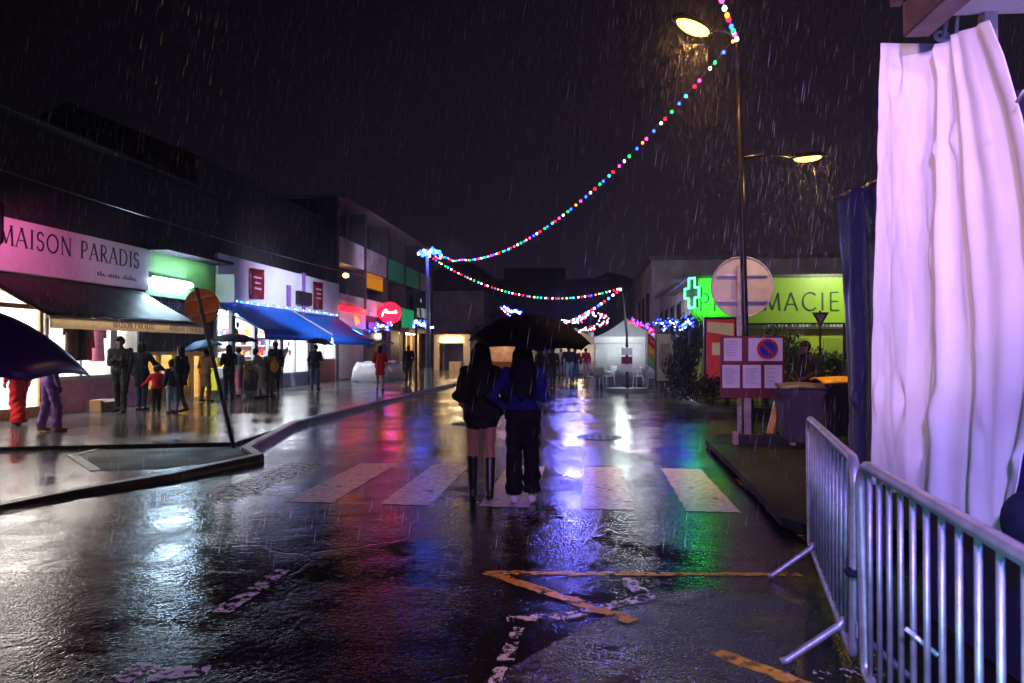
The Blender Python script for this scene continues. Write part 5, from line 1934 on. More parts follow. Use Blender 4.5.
ta = AY(592, 350, 33).x
tent('white market tent with closed pale sides behind the plastic chairs', ta + 0.1, ta + 3.15, 33, 36, 2.2, 3.1, ('front', 'left', 'right', 'back'))
tent('long white tent roof behind the crowd right of the umbrella', ta - 2.6, ta + 0.6, 44, 47, 2.2, 3.0, ('back',), light='panel_warm')
tent('distant white tent glowing warm between the two women', AY(490, 350, 46).x, AY(512, 350, 46).x + 1.4, 46, 49, 2.2, 3.0, ('back',), light='panel_warm')
tent('white tent at the right end of the market by the flag', ta + 3.2, ta + 5.2, 37, 40, 2.2, 3.0, ('back', 'right'), light='panel_warm')
p = AY(500, 350, 40)
st = thing('food_stall', 'small stall with red roof and warm lit counter between the women', 'stall', (p.x, 40, 0))
MB().box(p.x - 1.0, p.x + 1.0, 40, 41.2, 0, 0.95).build('counter', M['c_orange'], st)
MB().prism([(p.x - 1.3, 39.6, 2.15), (p.x + 1.3, 39.6, 2.15), (p.x + 1.2, 39.9, 2.5), (p.x - 1.2, 39.9, 2.5)], (0, 1.8, 0)).build('roof', M['c_red'], st)
MB().box(p.x - 1.0, p.x + 1.0, 41.3, 41.4, 0, 2.2).build('back_wall', M['warm_int'], st)
for x in (-0.95, 0.95):
    MB().cyl((p.x + x, 40, 0), (p.x + x, 40, 2.15), 0.04, 8).build('post', M['frame_white'], st)
MB().box(p.x - 0.25, p.x + 0.25, 40.5, 40.56, 2.02, 2.06).build('lamp', M['panel_warm'], st)

# ------------------------------------------------------------------ terrace furniture
def make_chair(label, group):
    t = thing('plastic_chair', label, 'chair', (0, 0, 0), 0, group)
    MB().box(-0.24, 0.24, -0.22, 0.24, 0.42, 0.45).build('seat', M['plastic_white'], t, local=True, bevel=0.01)
    rows = [[Vector((x, -0.22 - 0.16 * (z / 0.45) - 0.03 * math.cos(x * 6), 0.44 + z)) for x in (-0.24, -0.12, 0, 0.12, 0.24)] for z in (0, 0.15, 0.3, 0.45)]
    MB().grid(rows).build('backrest', M['plastic_white'], t, local=True, smooth=True, solid=0.02)
    for x in (-1, 1):
        for y in (-1, 1):
            MB().cyl((x * 0.22, y * 0.2, 0.43), (x * 0.25, y * 0.25, 0), 0.026, 6, 0.02).build('leg', M['plastic_white'], t, local=True)
        MB().tube([(x * 0.25, -0.3, 0.66), (x * 0.28, 0.0, 0.66), (x * 0.27, 0.2, 0.62), (x * 0.24, 0.22, 0.44)], 0.02, 6).build('armrest', M['plastic_white'], t, local=True)
    return t


ch_spots = [(596, 387, 0.4, 'chair nearest the flag pole on its left, seat facing the tent'), (607, 386, 2.2, 'chair turned sideways left of the flag pole'), (601, 382, 3.0, 'chair behind the two chairs left of the flag pole'),
            (640, 386, 1.2, 'first chair right of the flag pole'), (651, 388, 5.0, 'chair with its back to the street right of the flag pole'), (660, 385, 0.3, 'chair at the middle of the terrace row below the flag'),
            (671, 388, 4.0, 'chair at the right end of the terrace by the bushy tree'), (664, 382, 2.6, 'chair behind the terrace table below the dim framed poster'), (680, 385, 1.6, 'chair tucked under the bushy tree')]
c0 = None
for i, (px, py, rz, txt) in enumerate(ch_spots):
    g = G(px, py, 0)
    lab = 'white plastic ' + txt
    if c0 is None:
        c0 = make_chair(lab, 'white plastic chairs of the terrace')
        c0.location = (g.x, g.y, 0)
        c0.rotation_euler = (0, 0, rz)
    else:
        z = PZ if g.x > 3.0 else 0
        dup(c0, (g.x, g.y, z), rz, lab)
for px, py, txt in ((617, 385, 'round white terrace table left of the flag pole base'), (656, 384, 'round white terrace table among the chairs right of the flag pole')):
    g = G(px, py, 0)
    t = thing('terrace_table', txt, 'table', (g.x, g.y + .3, 0), 0, 'terrace tables')
    MB().cyl((0, 0, 0.70), (0, 0, 0.73), 0.42, 24).build('tabletop', M['plastic_white'], t, local=True)
    MB().cyl((0, 0, 0.02), (0, 0, 0.70), 0.04, 8).build('leg', M['plastic_white'], t, local=True)
    MB().cyl((0, 0, 0.0), (0, 0, 0.03), 0.25, 16, 0.15).build('base', M['plastic_white'], t, local=True)

# covered table by the shutters
a = AX(331, 380, -11.0)
tb = thing('covered_table', 'market table under a crumpled clear white plastic sheet before the shutters', 'table', (-10.6, 34.5, PZ))
rows = []
for i in range(15):
    row = []
    for j in range(31):
        u_, w_ = i / 14, j / 30
        y = 32.6 + 4.4 * w_
        e = min(u_, 1 - u_, w_ * 2.2, (1 - w_) * 2.2)
        x = -11.1 + 1.5 * u_
        z = PZ + 0.9 * min(1, e / 0.14) ** 0.7 + 0.03 * math.sin(9 * u_ + 17 * w_) + 0.02 * math.sin(41 * w_)
        x += 0.05 * math.sin(31 * w_) * (1 if u_ > 0.5 else -1) * (e < 0.14)
        row.append(Vector((x, y, z)))
    rows.append(row)
MB().grid(rows).build('plastic_sheet', mat('plastic_sheet', (0.6, 0.6, 0.62), 0.2, var=0.1, bump=0.5, bscale=8), tb, smooth=True, solid=0.006)
for x in (-10.95, -9.75):
    for y in (32.9, 36.7):
        MB().cyl((x, y, PZ), (x, y, PZ + 0.85), 0.025, 8).build('leg', M['metal'], tb)
# dark speaker-like box before the bright shop
p = G(252, 397, PZ)
MBc = MB().box(p.x - 0.28, p.x + 0.28, p.y, p.y + 0.5, PZ + 0.08, PZ + 1.15)
o = thing('display_fridge', 'black waist high cabinet standing before the bright shop window', 'cabinet', (p.x, p.y, PZ))
MBc.build('body', M['black_plastic'], o, bevel=0.03)
MB().box(p.x - 0.24, p.x + 0.24, p.y - 0.012, p.y, PZ + 0.2, PZ + 1.05).build('door', M['dark_glass'], o)
for dx in (-0.2, 0.2):
    MB().box(p.x + dx - 0.03, p.x + dx + 0.03, p.y + 0.05, p.y + 0.45, PZ, PZ + 0.08).build('foot', M['black_rubber'], o)

# clothes in the shop window
def hung(label, px, ztop, m, length, w, x=XF - 0.45, kind='jacket'):
    y = yX(px, x)
    root = thing('hanging_' + kind, label, kind, (x, y, 0))
    pr = [cone((0, -w * 0.28, ztop - 0.1), (0, w * 0.28, ztop - 0.1), 0.07, 0.07), cone((0, 0, ztop - 0.2), (0, 0, ztop - length), w * 0.33, w * (0.42 if kind == 'dress' else 0.36), 1.0)]
    if kind == 'jacket':
        for s_ in (-1, 1):
            pr.append(cone((0, s_ * w * 0.34, ztop - 0.12), (0.02, s_ * w * 0.5, ztop - 0.62), 0.065, 0.05))
    f0 = union(pr, 0.04)
    f = lambda X_, Y_, Z_: f0(X_ * 1.8, Y_, Z_)
    f.box = (f0.box[0] * np.array([0.7, 1, 1]), f0.box[1] * np.array([0.7, 1, 1]))
    sdf_part('cloth', clip(f, lambda X_, Y_, Z_: (ztop - length) - Z_), 0.028, m, root)
    MB().tube([(0, 0, ztop - 0.03), (0, 0, ztop + 0.08), (0, 0.03, ztop + 0.11)], 0.008, 6).build('hook', M['metal'], root, local=True)
    return root


hung('dark jacket hanging in the pink trimmed shop window behind the navy umbrella', 80, 2.35, M['c_black'], 1.0, 0.55, x=XF + 0.15)
hung('dark brown coat on a hanger beside the shop door', 72, 2.6, M['c_brown'], 1.2, 0.55, x=XF + 0.12)
hung('crimson jacket next to the dark jacket at the shop window', 86, 2.3, M['c_crimson'], 0.95, 0.5, x=XF + 0.1)
hung('hot pink dress hanging high in the white window', 103, 2.85, M['c_hotpink'], 0.95, 0.42, kind='dress')
hung('pale pink dress low in the white window behind the capped man', 97, 2.2, M['c_pink'], 0.9, 0.6, kind='dress')
hung('white dress in the lit window right of the hot pink dress', 112, 2.5, M['c_white'], 1.1, 0.5, kind='dress')
p = G(88, 414, PZ)
o = thing('clothes_box', 'small brown cardboard box on the pavement below the pink window sill', 'box', (p.x, p.y, PZ))
MB().box(p.x - 0.2, p.x + 0.1, p.y + 0.3, p.y + 0.8, PZ, PZ + 0.3).build('carton', mat('cardboard', (0.35, 0.18, 0.08), 0.7, var=0.3), o, bevel=0.01)
MB().prism([(p.x + 0.1, p.y + 0.3, PZ + 0.3), (p.x + 0.22, p.y + 0.3, PZ + 0.24), (p.x + 0.22, p.y + 0.8, PZ + 0.24), (p.x + 0.1, p.y + 0.8, PZ + 0.3)], (0, 0, 0.01)).build('flap', M['wood'], o)

# ------------------------------------------------------------------ barriers
def barrier(label, a, b, nb, feet):
    a, b = Vector((a.x, a.y, 0)), Vector((b.x, b.y, 0))
    L_ = (b - a).length
    d = (b - a).normalized()
    n = Vector((-d.y, d.x, 0))
    root = thing('crowd_barrier', label, 'barrier', (a.x, a.y, 0), math.atan2(d.y, d.x), 'steel crowd barriers by the stall')
    z0, z1, rc = 0.2, 1.1, 0.12
    pts = []
    for cx, cz, a0 in ((rc, z1 - rc, 180), (L_ - rc, z1 - rc, 90), (L_ - rc, z0 + rc * 0.5, 0), (rc, z0 + rc * 0.5, -90)):
        r_ = rc if cz > 0.5 else rc * 0.5
        for i in range(7):
            t = R(a0 - 90 * i / 6)
            pts.append(Vector((cx + r_ * math.cos(t), 0, cz + r_ * math.sin(t))))
    MB().tube(pts, 0.025, 10, closed=True).build('frame', M['metal'], root, smooth=True, local=True)
    for i in range(nb):
        x = L_ * (i + 1) / (nb + 1)
        MB().cyl((x, 0, z0 + 0.01), (x, 0, z1 - 0.01), 0.0112, 8).build('bar', M['metal'], root, smooth=True, local=True)
    for x in feet:
        MB().tube([(x, 0.0, z0 + 0.07), (x, 0.03, z0 + 0.03), (x, 0.27, 0.03), (x, 0.30, 0.02)], 0.019, 8).build('foot', M['metal'], root, smooth=True, local=True)
        MB().tube([(x, 0.0, z0 + 0.07), (x, -0.03, z0 + 0.03), (x, -0.27, 0.03), (x, -0.30, 0.02)], 0.019, 8).build('foot', M['metal'], root, smooth=True, local=True)
    for z in (0.35, 0.85):
        MB().tube([(L_, 0, z + 0.03), (L_ + 0.035, 0, z + 0.03), (L_ + 0.035, 0, z - 0.03)], 0.008, 6).build('hook', M['metal'], root, local=True)
    return root


ba, bb = G(809, 418, 1.1), G(855.5, 461, 1.1)
barrier('steel crowd barrier further from the camera, seen edge on beside the road', ba, bb, 13, (0.35, (bb - ba).length - 0.35))
bc, bd_ = G(861, 463, 1.1), G(1024, 556, 1.1)
bd_ = bc + (bd_ - bc).normalized() * 2.15
barrier('steel crowd barrier closest to the camera with bars lit violet and cyan', bc, bd_, 15, (0.35, 1.8))
p = bb + Vector((0, 0, -0.5))
MB_t = MB().tube([p + Vector((0.035 * math.cos(t), 0.035 * math.sin(t), 0)) for t in [2 * PI * i / 12 for i in range(12)]], 0.018, 6, closed=True)
tag(MB_t.build('blue_strap', M['c_navy'], smooth=True), 'dark blue strap tying the two barriers together', 'strap')
zt_ = bc + (bd_ - bc) * 0.33
tag(MB().tube([Vector((zt_.x - 0.015, zt_.y - 0.015, 0.62)), Vector((zt_.x - 0.03, zt_.y + 0.02, 0.63)), Vector((zt_.x + 0.05, zt_.y - 0.04, 0.565))], 0.008, 6).build('cable_tie', M['plastic_white']), 'pale plastic cable tie on a bar of the near barrier', 'cable tie')

# ------------------------------------------------------------------ stall with white tarps on the right
A_ = AD(876, 480, 4.55)
B_ = AD(1014, 548, 3.15)
sd = Vector((B_.x - A_.x, B_.y - A_.y, 0)).normalized()      # along the stall side towards the camera
sn = Vector((-sd.y, sd.x, 0))
if sn.x < 0:
    sn = -sn                                                   # into the stall
stl = thing('market_stall', 'raised stall with rusty roof beam, white ceiling and dark underside behind the barriers', 'stall', (A_.x, A_.y, 0))
O_ = Vector((A_.x, A_.y, 0))
P_ = lambda s, t, z: O_ + sd * s + sn * t + Vector((0, 0, z))


def pbox(mb, s0, s1, t0, t1, z0, z1):
    vs = [P_(s, t, z) for s in (s0, s1) for t in (t0, t1) for z in (z0, z1)]
    return mb.add(vs, [(0, 1, 3, 2), (4, 6, 7, 5), (0, 4, 5, 1), (2, 3, 7, 6), (0, 2, 6, 4), (1, 5, 7, 3)])


pbox(MB(), 0.2, 5.0, 0.12, 3.2, 0.62, 0.76).build('deck', M['tarp_black'], stl)
mb = MB()
pbox(mb, 0.2, 5.0, 0.2, 0.24, 0.02, 0.62)
mb.build('skirt', M['tarp_black'], stl)
sB = (AD(921, 300, 4.1) - O_).dot(sd)
zr = AD(916, 40, 4.15).z + 0.02
pbox(MB(), sB, 5.0, -0.03, 0.12, zr - 0.02, zr + 0.2).build('roof_beam', M['stall_rust'], stl, bevel=0.01)
pbox(MB(), sB - 0.02, 5.0, -0.09, -0.035, zr + 0.17, zr + 0.23).build('gutter', M['stall_rust'], stl)
pbox(MB(), sB, 5.0, 0.125, 3.4, zr + 0.1, zr + 0.16).build('ceiling', M['stall_white'], stl)
for q, (z0, z1) in enumerate(((zr - 0.1, zr - 0.02), (zr - 0.27, zr - 0.17))):
    pbox(MB(), 0.35, 0.43, 0.75, 3.3, z0, z1).build('rail', M['stall_white'], stl, bevel=0.008)
pbox(MB(), 0.43, 0.5, 0.4, 0.47, 0.76, zr + 0.1).build('post', M['metal'], stl)
pbox(MB(), 0.3, 0.36, 0.25, 3.3, 0.76, zr - 0.3).build('back_wall', M['tarp_black'], stl)
pbox(MB(), 0.9, 4.5, 0.05, 0.11, 0.70, 0.745).build('front_rail', mat('blue_rail', (0.05, 0.06, 0.35), 0.3, metal=0.5), stl, bevel=0.01)


def sheet(label, top_pts, bot_pts, folds, amp, seed, name='tarp', m='tarp', sharp=0.0, bulge=0.0):
    """hanging cloth between a top and a bottom polyline, folds growing from the top; one mesh"""
    rs = random.Random(seed)
    nu, nv = 110, 64
    ph = [rs.uniform(0, 6.28) for _ in range(8)]
    top_pts = [Vector(p) for p in top_pts]
    bot_pts = [Vector(p) for p in bot_pts]

    def along(pts, t):
        x = t * (len(pts) - 1)
        i = min(int(x), len(pts) - 2)
        return pts[i].lerp(pts[i + 1], x - i)
    dents = [(rs.random(), rs.random(), rs.uniform(0.05, 0.14), rs.uniform(-1, 1)) for _ in range(16)]
    crs = [(rs.uniform(-1, 1), rs.uniform(-1.4, 1.4), rs.uniform(7, 16), rs.uniform(0, 6)) for _ in range(7)]
    rows = []
    for i in range(nv + 1):
        v = i / nv
        row = []
        for j in range(nu + 1):
            t = j / nu
            a, b = along(top_pts, t), along(bot_pts, t)
            p = a.lerp(b, v) + sd * (bulge * math.sin(PI * min(1, v * 1.05)) * t * t)
            tt = t + 0.04 * math.sin(v * 4 + ph[0]) + 0.015 * math.sin(v * 11 + ph[1])
            w = math.sin(tt * folds * 6.283 + ph[2]) + 0.5 * math.sin(tt * folds * 2.3 * 6.283 + ph[3]) * (1 - 0.5 * v)
            w = math.copysign(abs(w) ** (1 - sharp), w)
            k = amp * (0.35 + 0.65 * math.sin(PI * min(0.75, v * 1.0)))
            o = sn * (-w * k)
            cr = 0
            for dx, dy, dr, da in dents:
                q = math.hypot((t - dx) * 1.0, (v - dy) * 1.6) / dr
                if q < 1:
                    cr += da * (1 - q) ** 1.2 * 0.045
            o += sn * cr
            rg = 0
            for dx, dz, fr, p0 in crs:
                rg += (1 - abs(math.sin((t * dx + v * dz) * fr + p0 + 0.8 * math.sin(v * 5 + t * 3 + p0)))) ** 3
            o += sn * rg * 0.003
            o += Vector((0, 0, 0.012 * math.sin(t * 23 + ph[4]))) * v
            row.append(p + o)
        rows.append(row)
    o = MB().grid(rows).build(name, M[m], None, smooth=True, solid=0.004)
    return tag(o, label, 'tarp')


ztop1 = AD(890, 42, 4.55).z
s_of = lambda px, D: (AD(px, 300, D) - O_).dot(sd)
# first tarp: flat folded strip on the left, wrapped round the corner
pA, pB = AD(880, 43, 4.5), AD(953, 44, 4.25)
qA, qB = AD(873, 482, 4.5), AD(950, 512, 3.9)
sheet('tall white plastic tarp strip hanging at the left corner of the stall', [pA, (pA + pB) / 2 + sn * -0.05, pB], [qA, (qA + qB) / 2 + sn * -0.04, qB], 0.8, 0.028, 3, sharp=0.0)
pA, pB, pC, pD = AD(938, 48, 4.2), AD(948, 40, 4.1), AD(958, 32, 4.0), AD(990, 20, 3.62)
qA, qB, qC, qD = AD(925, 500, 3.9), AD(962, 518, 3.6), AD(992, 535, 3.35), AD(1016, 547, 3.15)
sheet('white plastic tarp gathered by a cord and draped in folds under the stall roof', [pA, pB, pC, pD], [qA, qB, qC, qD], 2.3, 0.04, 11, sharp=0.0, bulge=0.32)
k0 = AD(949, 36, 4.25)
mb = MB()
mb.tube([k0 + Vector((0, 0, 0.16)), k0 + sn * -0.03, k0 + sn * -0.05 + Vector((0.02, 0, -0.05)), k0 + sd * 0.08 + Vector((0, 0, -0.02)), k0 + sd * 0.1 + Vector((0, 0, 0.12))], 0.012, 6)
mb.tube([k0 + Vector((0.035 * math.cos(t), 0.02 * math.sin(t), 0.035 * math.sin(t))) - sn * 0.04 for t in [6.28 * i / 14 for i in range(14)]], 0.012, 6, closed=True)
tag(mb.build('tie_cord', M['plastic_white'], smooth=True), 'white cord knot tying the draped tarp to the rusty beam', 'cord')
k1 = AD(1024, 98, 3.2)
tag(MB().tube([k1 + sd * -0.05, k1 + Vector((0, 0, 0.03)), k1 + sd * 0.2 + Vector((0, 0, 0.02))], 0.009, 6).build('tie_cord', M['plastic_white'], smooth=True), 'short white cord end sticking out at the right of the draped tarp', 'cord')
# black tarp behind
tA, tB = AD(834, 197, 6.0), AD(884, 176, 5.3)
uA, uB = G(852, 548), G(890, 575)
sheet('tall black tarp hanging left of the white tarps down to the ground', [tA, tB], [uA, uB], 1.6, 0.03, 5, m='tarp_black')
# things on the stall edge
p = AD(1031, 522, 3.0)
mb = MB()
mb.sphere((p.x, p.y, p.z), (0.11, 0.11, 0.13), 16, 10)
mb.cyl((p.x, p.y, p.z - 0.13), (p.x, p.y, p.z - 0.10), 0.09, 16)
tag(mb.build('blue_bag', M['c_navy'], smooth=True), 'rounded dark blue bag on the stall edge at the right border', 'bag')
# ------------------------------------------------------------------ people
C = lambda n: M['c_' + n]


def at(px, py, z=PZ):
    return G(px, py, z)


def look(p, ang=0.0):
    """rotz that makes local +Y point away from the camera, turned by ang"""
    return math.atan2(-p.x, p.y) + ang


SK, SD = M['skin'], M['skin_dark']
HB = M['hair']
pL, pR_ = at(481, 501, 0), at(523, 503, 0)
person('woman in short black coat and tall black boots with long dark hair, walking away', (pL.x, pL.y, 0), look(pL, -0.03), 1.67, 0.0125, coat=C('black'), boots=M['black_plastic'], hair='long', hairm=HB, skin=SK,
       arms=('hold', 'pocket'), stride=-0.13, stout=0.93, hem=0.80, legtwist=-0.01)
person('woman in blue jacket and wide black trousers with long dark hair, hand on her hip', (pR_.x, pR_.y, 0), look(pR_, 0.02), 1.66, 0.0125, top=C('blue'), bottom=C('black'), shoes=C('white'), hair='long', hairm=HB, skin=SK,
       arms=('hip', 'hold'), armo={-1: ((0.325, -0.08, 1.15), (0.19, 0.0, 1.0)), 1: ((0.225, 0.0, 1.13), (0.10, 0.2, 1.20))}, stride=0.05, wide=0.04, stout=1.0, hem=1.0, ankle=0.05)
uo = AD(531, 398, 7.45)
umbrella('large black umbrella held over the two women walking away', (pR_.x + 0.04, pR_.y + 0.17, 1.185), 0.66, 0.30, M['umb_black'], pole=0.80, tilt=(0.14, 0.03), rotz=0.2, h_metal=M['dark_metal'])
# red handbag at the left woman's side
p = AD(463.5, 392, 7.75)
o = thing('handbag', 'crimson handbag at the left side of the woman in the black coat', 'bag', (p.x, p.y, 0))
mb = MB()
mb.box(p.x - 0.035, p.x + 0.05, p.y - 0.13, p.y + 0.13, p.z - 0.17, p.z + 0.08)
mb.build('bag', mat('bag_leather', (0.2, 0.006, 0.03), 0.5), o, bevel=0.025)
MB().tube([(p.x + .02, p.y - 0.1, p.z + 0.07), (p.x + 0.03, p.y - 0.06, p.z + 0.14), (p.x + 0.05, p.y, p.z + 0.19), (p.x + 0.03, p.y + 0.06, p.z + 0.14), (p.x + .02, p.y + 0.1, p.z + 0.07)], 0.012, 6).build('strap', C('crimson'), o)

# holder of the navy umbrella, just left of the picture
up = AD(-72, 345, 3.75)
person('person in dark coat under the navy umbrella at the left border', (up.x - 0.05, up.y, 0.0), look(up, 1.2), 1.7, 0.03, coat=C('navy'), bottom=C('dkjeans'), shoes=C('black'), hair='short', hairm=HB, skin=SK, arms=('down', 'up'))
umbrella('large navy umbrella at the left border seen from outside', (up.x + 0.03, up.y + 0.02, 1.05), 0.68, 0.36, M['umb_navy'], pole=0.80, tilt=(0.03, 0.05), rotz=0.5, h_metal=M['dark_metal'])


def P(label, px, py, H, ang=0.0, z=PZ, h=0.026, **k):
    p = at(px, py, z)
    k.setdefault('skin', SD if (px * 7) % 3 else SK)
    k.setdefault('hairm', HB)
    k.setdefault('shoes', C('black'))
    k.setdefault('head_turn', math.sin(px * 12.9) * 0.6)
    k.setdefault('lean', 0.05 + 0.05 * math.sin(px * 7.7))
    k.setdefault('stride', 0.09 * math.sin(px * 3.1))
    return person(label, (p.x, p.y, z), look(p, ang), H, h, **k)


P('person in bright red wide trousers below the navy umbrella', 19, 425, 1.66, 0.6, top=C('red'), bottom=C('red'), wide=0.09, stride=0.16, hair='bob')
P('person in purple trousers stepping out below the navy umbrella', 49, 432, 1.6, -1.1, top=C('purple'), bottom=C('purple'), shoes=C('orange'), wide=0.03, stride=0.1, hair='bob')
P('man in black cap and dark jacket looking down at his phone by the shop window', 121, 413, 1.78, PI - 0.35, top=C('black'), bottom=C('black'), arms=('phone', 'phone'), nod=0.5, lean=0.1, cap=C('black'), stout=1.12, eyes=True)
P('person in dark blue coat close behind the capped man', 141, 411, 1.66, -0.5, coat=C('navy'), bottom=C('dkjeans'), arms=('down', 'reach'), hem=0.62, hair='bob')
P('small child in red shirt with an arm stretched to the adult', 156.5, 412.5, 1.08, 0.15, top=C('crimson'), bottom=C('black'), child=True, arms=('reach', 'down'), stride=0.05)
P('child in dark jacket and pale jeans beside the tall black coat', 172.5, 413.5, 1.22, 0.3, top=C('navy'), bottom=C('jeans'), child=True, stride=-0.04)
P('adult in black coat with pale collar stepping beside the child in jeans', 181, 413, 1.56, 1.0, coat=C('black'), bottom=C('black'), stride=0.2, hair='bob', hem=0.7, arms=('hold', 'down'))
P('person in tan coat under the pale blue umbrella by the golden doorway', 205, 402, 1.5, -0.8, coat=C('tan'), bottom=C('brown'), hem=0.5, arms=('hold', 'up'))
p = at(203, 402)
umbrella('blue umbrella held low before the dark grille', (p.x + 0.1, p.y, PZ + 1.05), 0.55, 0.24, M['umb_blue'], pole=0.72, tilt=(0.1, -0.15), h_metal=M['dark_metal'])
P('person in black jacket and dark jeans under a dark umbrella at the bright shop', 229, 400, 1.62, 0.3, top=C('black'), bottom=C('dkjeans'), hair='bob', arms=('phone', 'up'))
p = at(229, 400)
umbrella('wide dark umbrella over the group before the bright shop', (p.x + 0.15, p.y, PZ + 1.22), 0.68, 0.22, M['umb_black'], pole=0.74, tilt=(0.05, 0.05), h_metal=M['dark_metal'])
P('person in grey jacket and pink skirt facing the bright shop', 239.5, 396.5, 1.56, 0.9, top=C('grey'), bottom=C('pink'), arms=('phone', 'hold'), wide=0.04)
P('person in light grey trousers leaning over by the black cabinet', 262, 398.5, 1.52, 1.2, top=C('grey'), bottom=C('grey'), lean=0.35, stride=0.14, arms=('reach', 'hold'))
P('person in brown coat carrying an orange bag', 269.5, 398, 1.5, -0.6, coat=C('brown'), bottom=C('brown'), hem=0.55, arms=('hold', 'hold'), hair='bob')
p = at(270, 398)
tag(MB().sphere((p.x + 0.22, p.y - 0.16, PZ + 0.98), (0.13, 0.12, 0.19), 12, 8).tube([(p.x + 0.22, p.y - 0.16 + 0.09 * math.cos(t), PZ + 1.16 + 0.1 * math.sin(t)) for t in [PI * i / 8 for i in range(9)]], 0.012, 5).build('shoulder_bag', C('orange'), smooth=True), 'round orange bag held by the person in the brown coat', 'bag')
P('tall person in black behind the orange bag', 276, 392.5, 1.76, 0.4, coat=C('black'), bottom=C('black'), hem=0.6)
P('person in black jacket and jeans standing alone under a small dark umbrella', 315, 390.5, 1.68, -0.3, top=C('black'), bottom=C('dkjeans'), arms=('down', 'up'), stride=0.06)
p = at(315, 390.5)
umbrella('small dark umbrella over the lone person right of the shop window', (p.x + 0.1, p.y, PZ + 1.2), 0.5, 0.22, M['umb_black'], pole=0.72, tilt=(0.0, 0.12), h_metal=M['dark_metal'])
P('person in red knee length coat with bare legs under a cream umbrella', 380, 391, 1.62, -0.1, z=0.12, coat=C('red'), hem=0.6, hair='bob', arms=('hold', 'up'), stride=0.08, skin=SK)
p = at(380, 391)
umbrella('cream umbrella above the person in the red coat', (p.x + 0.1, p.y, PZ + 1.2), 0.46, 0.14, M['umb_cream'], pole=0.62, tilt=(0.0, 0.0), h_metal=M['metal'])
P('person in black silhouetted before the warm doorway', 408.5, 381, 1.68, 0.4, coat=C('black'), bottom=C('black'), hem=0.7, arms=('pocket', 'pocket'))
P('person in black hooded coat behind the grey bin', 806, 436, 1.62, PI - 0.5, z=PZ, coat=C('black'), bottom=C('black'), hem=0.6, cap=C('black'), skin=SD, arms=('hold', 'hold'))
# crowd at the market
Pm = lambda *a, **k: P(*a, z=0.0, **k)
Pm('person in dark coat walking away at the left of the market crowd', 541, 391, 1.66, 0.2, coat=C('black'), bottom=C('dkjeans'), stride=0.1)
Pm('market visitor in black jacket and jeans close to the woman in blue', 553, 388, 1.72, 0.3, top=C('black'), bottom=C('dkjeans'), stride=0.12)
Pm('market visitor in pale shirt far down the street', 561, 377, 1.68, PI, top=C('white'), bottom=C('jeans'), stride=0.1)
Pm('broad person in dark jacket and pale jeans walking away near the white tent', 569, 384, 1.78, 0.1, top=C('black'), bottom=C('jeans'), stride=0.13, stout=1.25)
Pm('person in dark brown jacket shoulder to shoulder with the broad person', 575, 382.5, 1.7, -0.1, top=C('brown'), bottom=C('jeans'), stride=-0.12, stout=1.15)
Pm('person in red top and pale trousers beside the white tent', 586, 379, 1.7, 0.2, top=C('red'), bottom=C('white'), stride=0.1)
Pm('seated looking dark figure standing by the terrace chairs', 603, 387, 1.15, 0.4, coat=C('black'), bottom=C('black'), hem=0.5) if False else None

# ------------------------------------------------------------------ rain
m = bpy.data.materials.new('raindrop')
N, L = nt(m)
b = N['Principled BSDF']
b.inputs['Base Color'].default_value = (0.9, 0.9, 0.95, 1)
b.inputs['Roughness'].default_value = 0.3
t_ = N.new('ShaderNodeBsdfTransparent')
tr_ = N.new('ShaderNodeBsdfTranslucent')
tr_.inputs[0].default_value = (0.95, 0.95, 1, 1)
m1 = N.new('ShaderNodeMixShader')
m1.inputs[0].default_value = 0.6
L.new(b.outputs[0], m1.inputs[1])
L.new(tr_.outputs[0], m1.inputs[2])
m2 = N.new('ShaderNodeMixShader')
m2.inputs[0].default_value = 0.42
L.new(t_.outputs[0], m2.inputs[1])
L.new(m1.outputs[0], m2.inputs[2])
L.new(m2.outputs[0], N['Material Output'].inputs['Surface'])
vs, fs = [], []
slant = Vector((0.13, 0.03, 1)).normalized()


def drop(p, ln, r):
    i0 = len(vs)
    u = slant.orthogonal().normalized()
    w = slant.cross(u)
    vs.append(p + slant * ln)
    for k in range(4):
        a = PI / 2 * k
        vs.append(p + slant * ln * 0.3 + (u * math.cos(a) + w * math.sin(a)) * r)
    vs.append(p)
    for k in range(4):
        fs.append((i0, i0 + 1 + k, i0 + 1 + (k + 1) % 4))
        fs.append((i0 + 5, i0 + 1 + (k + 1) % 4, i0 + 1 + k))


rr_ = random.Random(3)
for _ in range(RAIN):
    Y = rr_.uniform(4.5, 20) if rr_.random() < 0.75 else rr_.uniform(10, 34)
    x = rr_.uniform(-0.95, 0.72) * Y - 0.1 * Y
    z = rr_.uniform(0.1, 1.6 + Y * 0.52)
    if x < -11.5:
        continue
    # keep the roofed stall dry
    q = Vector((x, Y, 0)) - O_
    if q.dot(sn) > -0.3 and q.dot(sd) > -0.3:
        continue
    drop(Vector((x, Y, z)), rr_.uniform(0.09, 0.20), rr_.uniform(0.0006, 0.0012))
for _ in range(6000):      # extra drops crowded round the two lamp heads to make their halo
    hc_ = h1 if rr_.random() < 0.65 else h2
    p = hc_ + Vector((rr_.gauss(0, 0.75), rr_.gauss(0, 0.75), rr_.triangular(-2.6, 0.8, -0.1)))
    drop(p, rr_.uniform(0.08, 0.16), rr_.uniform(0.00025, 0.0005))
rain = MB().add(vs, fs).build('rain', m)
rain['kind'] = 'stuff'

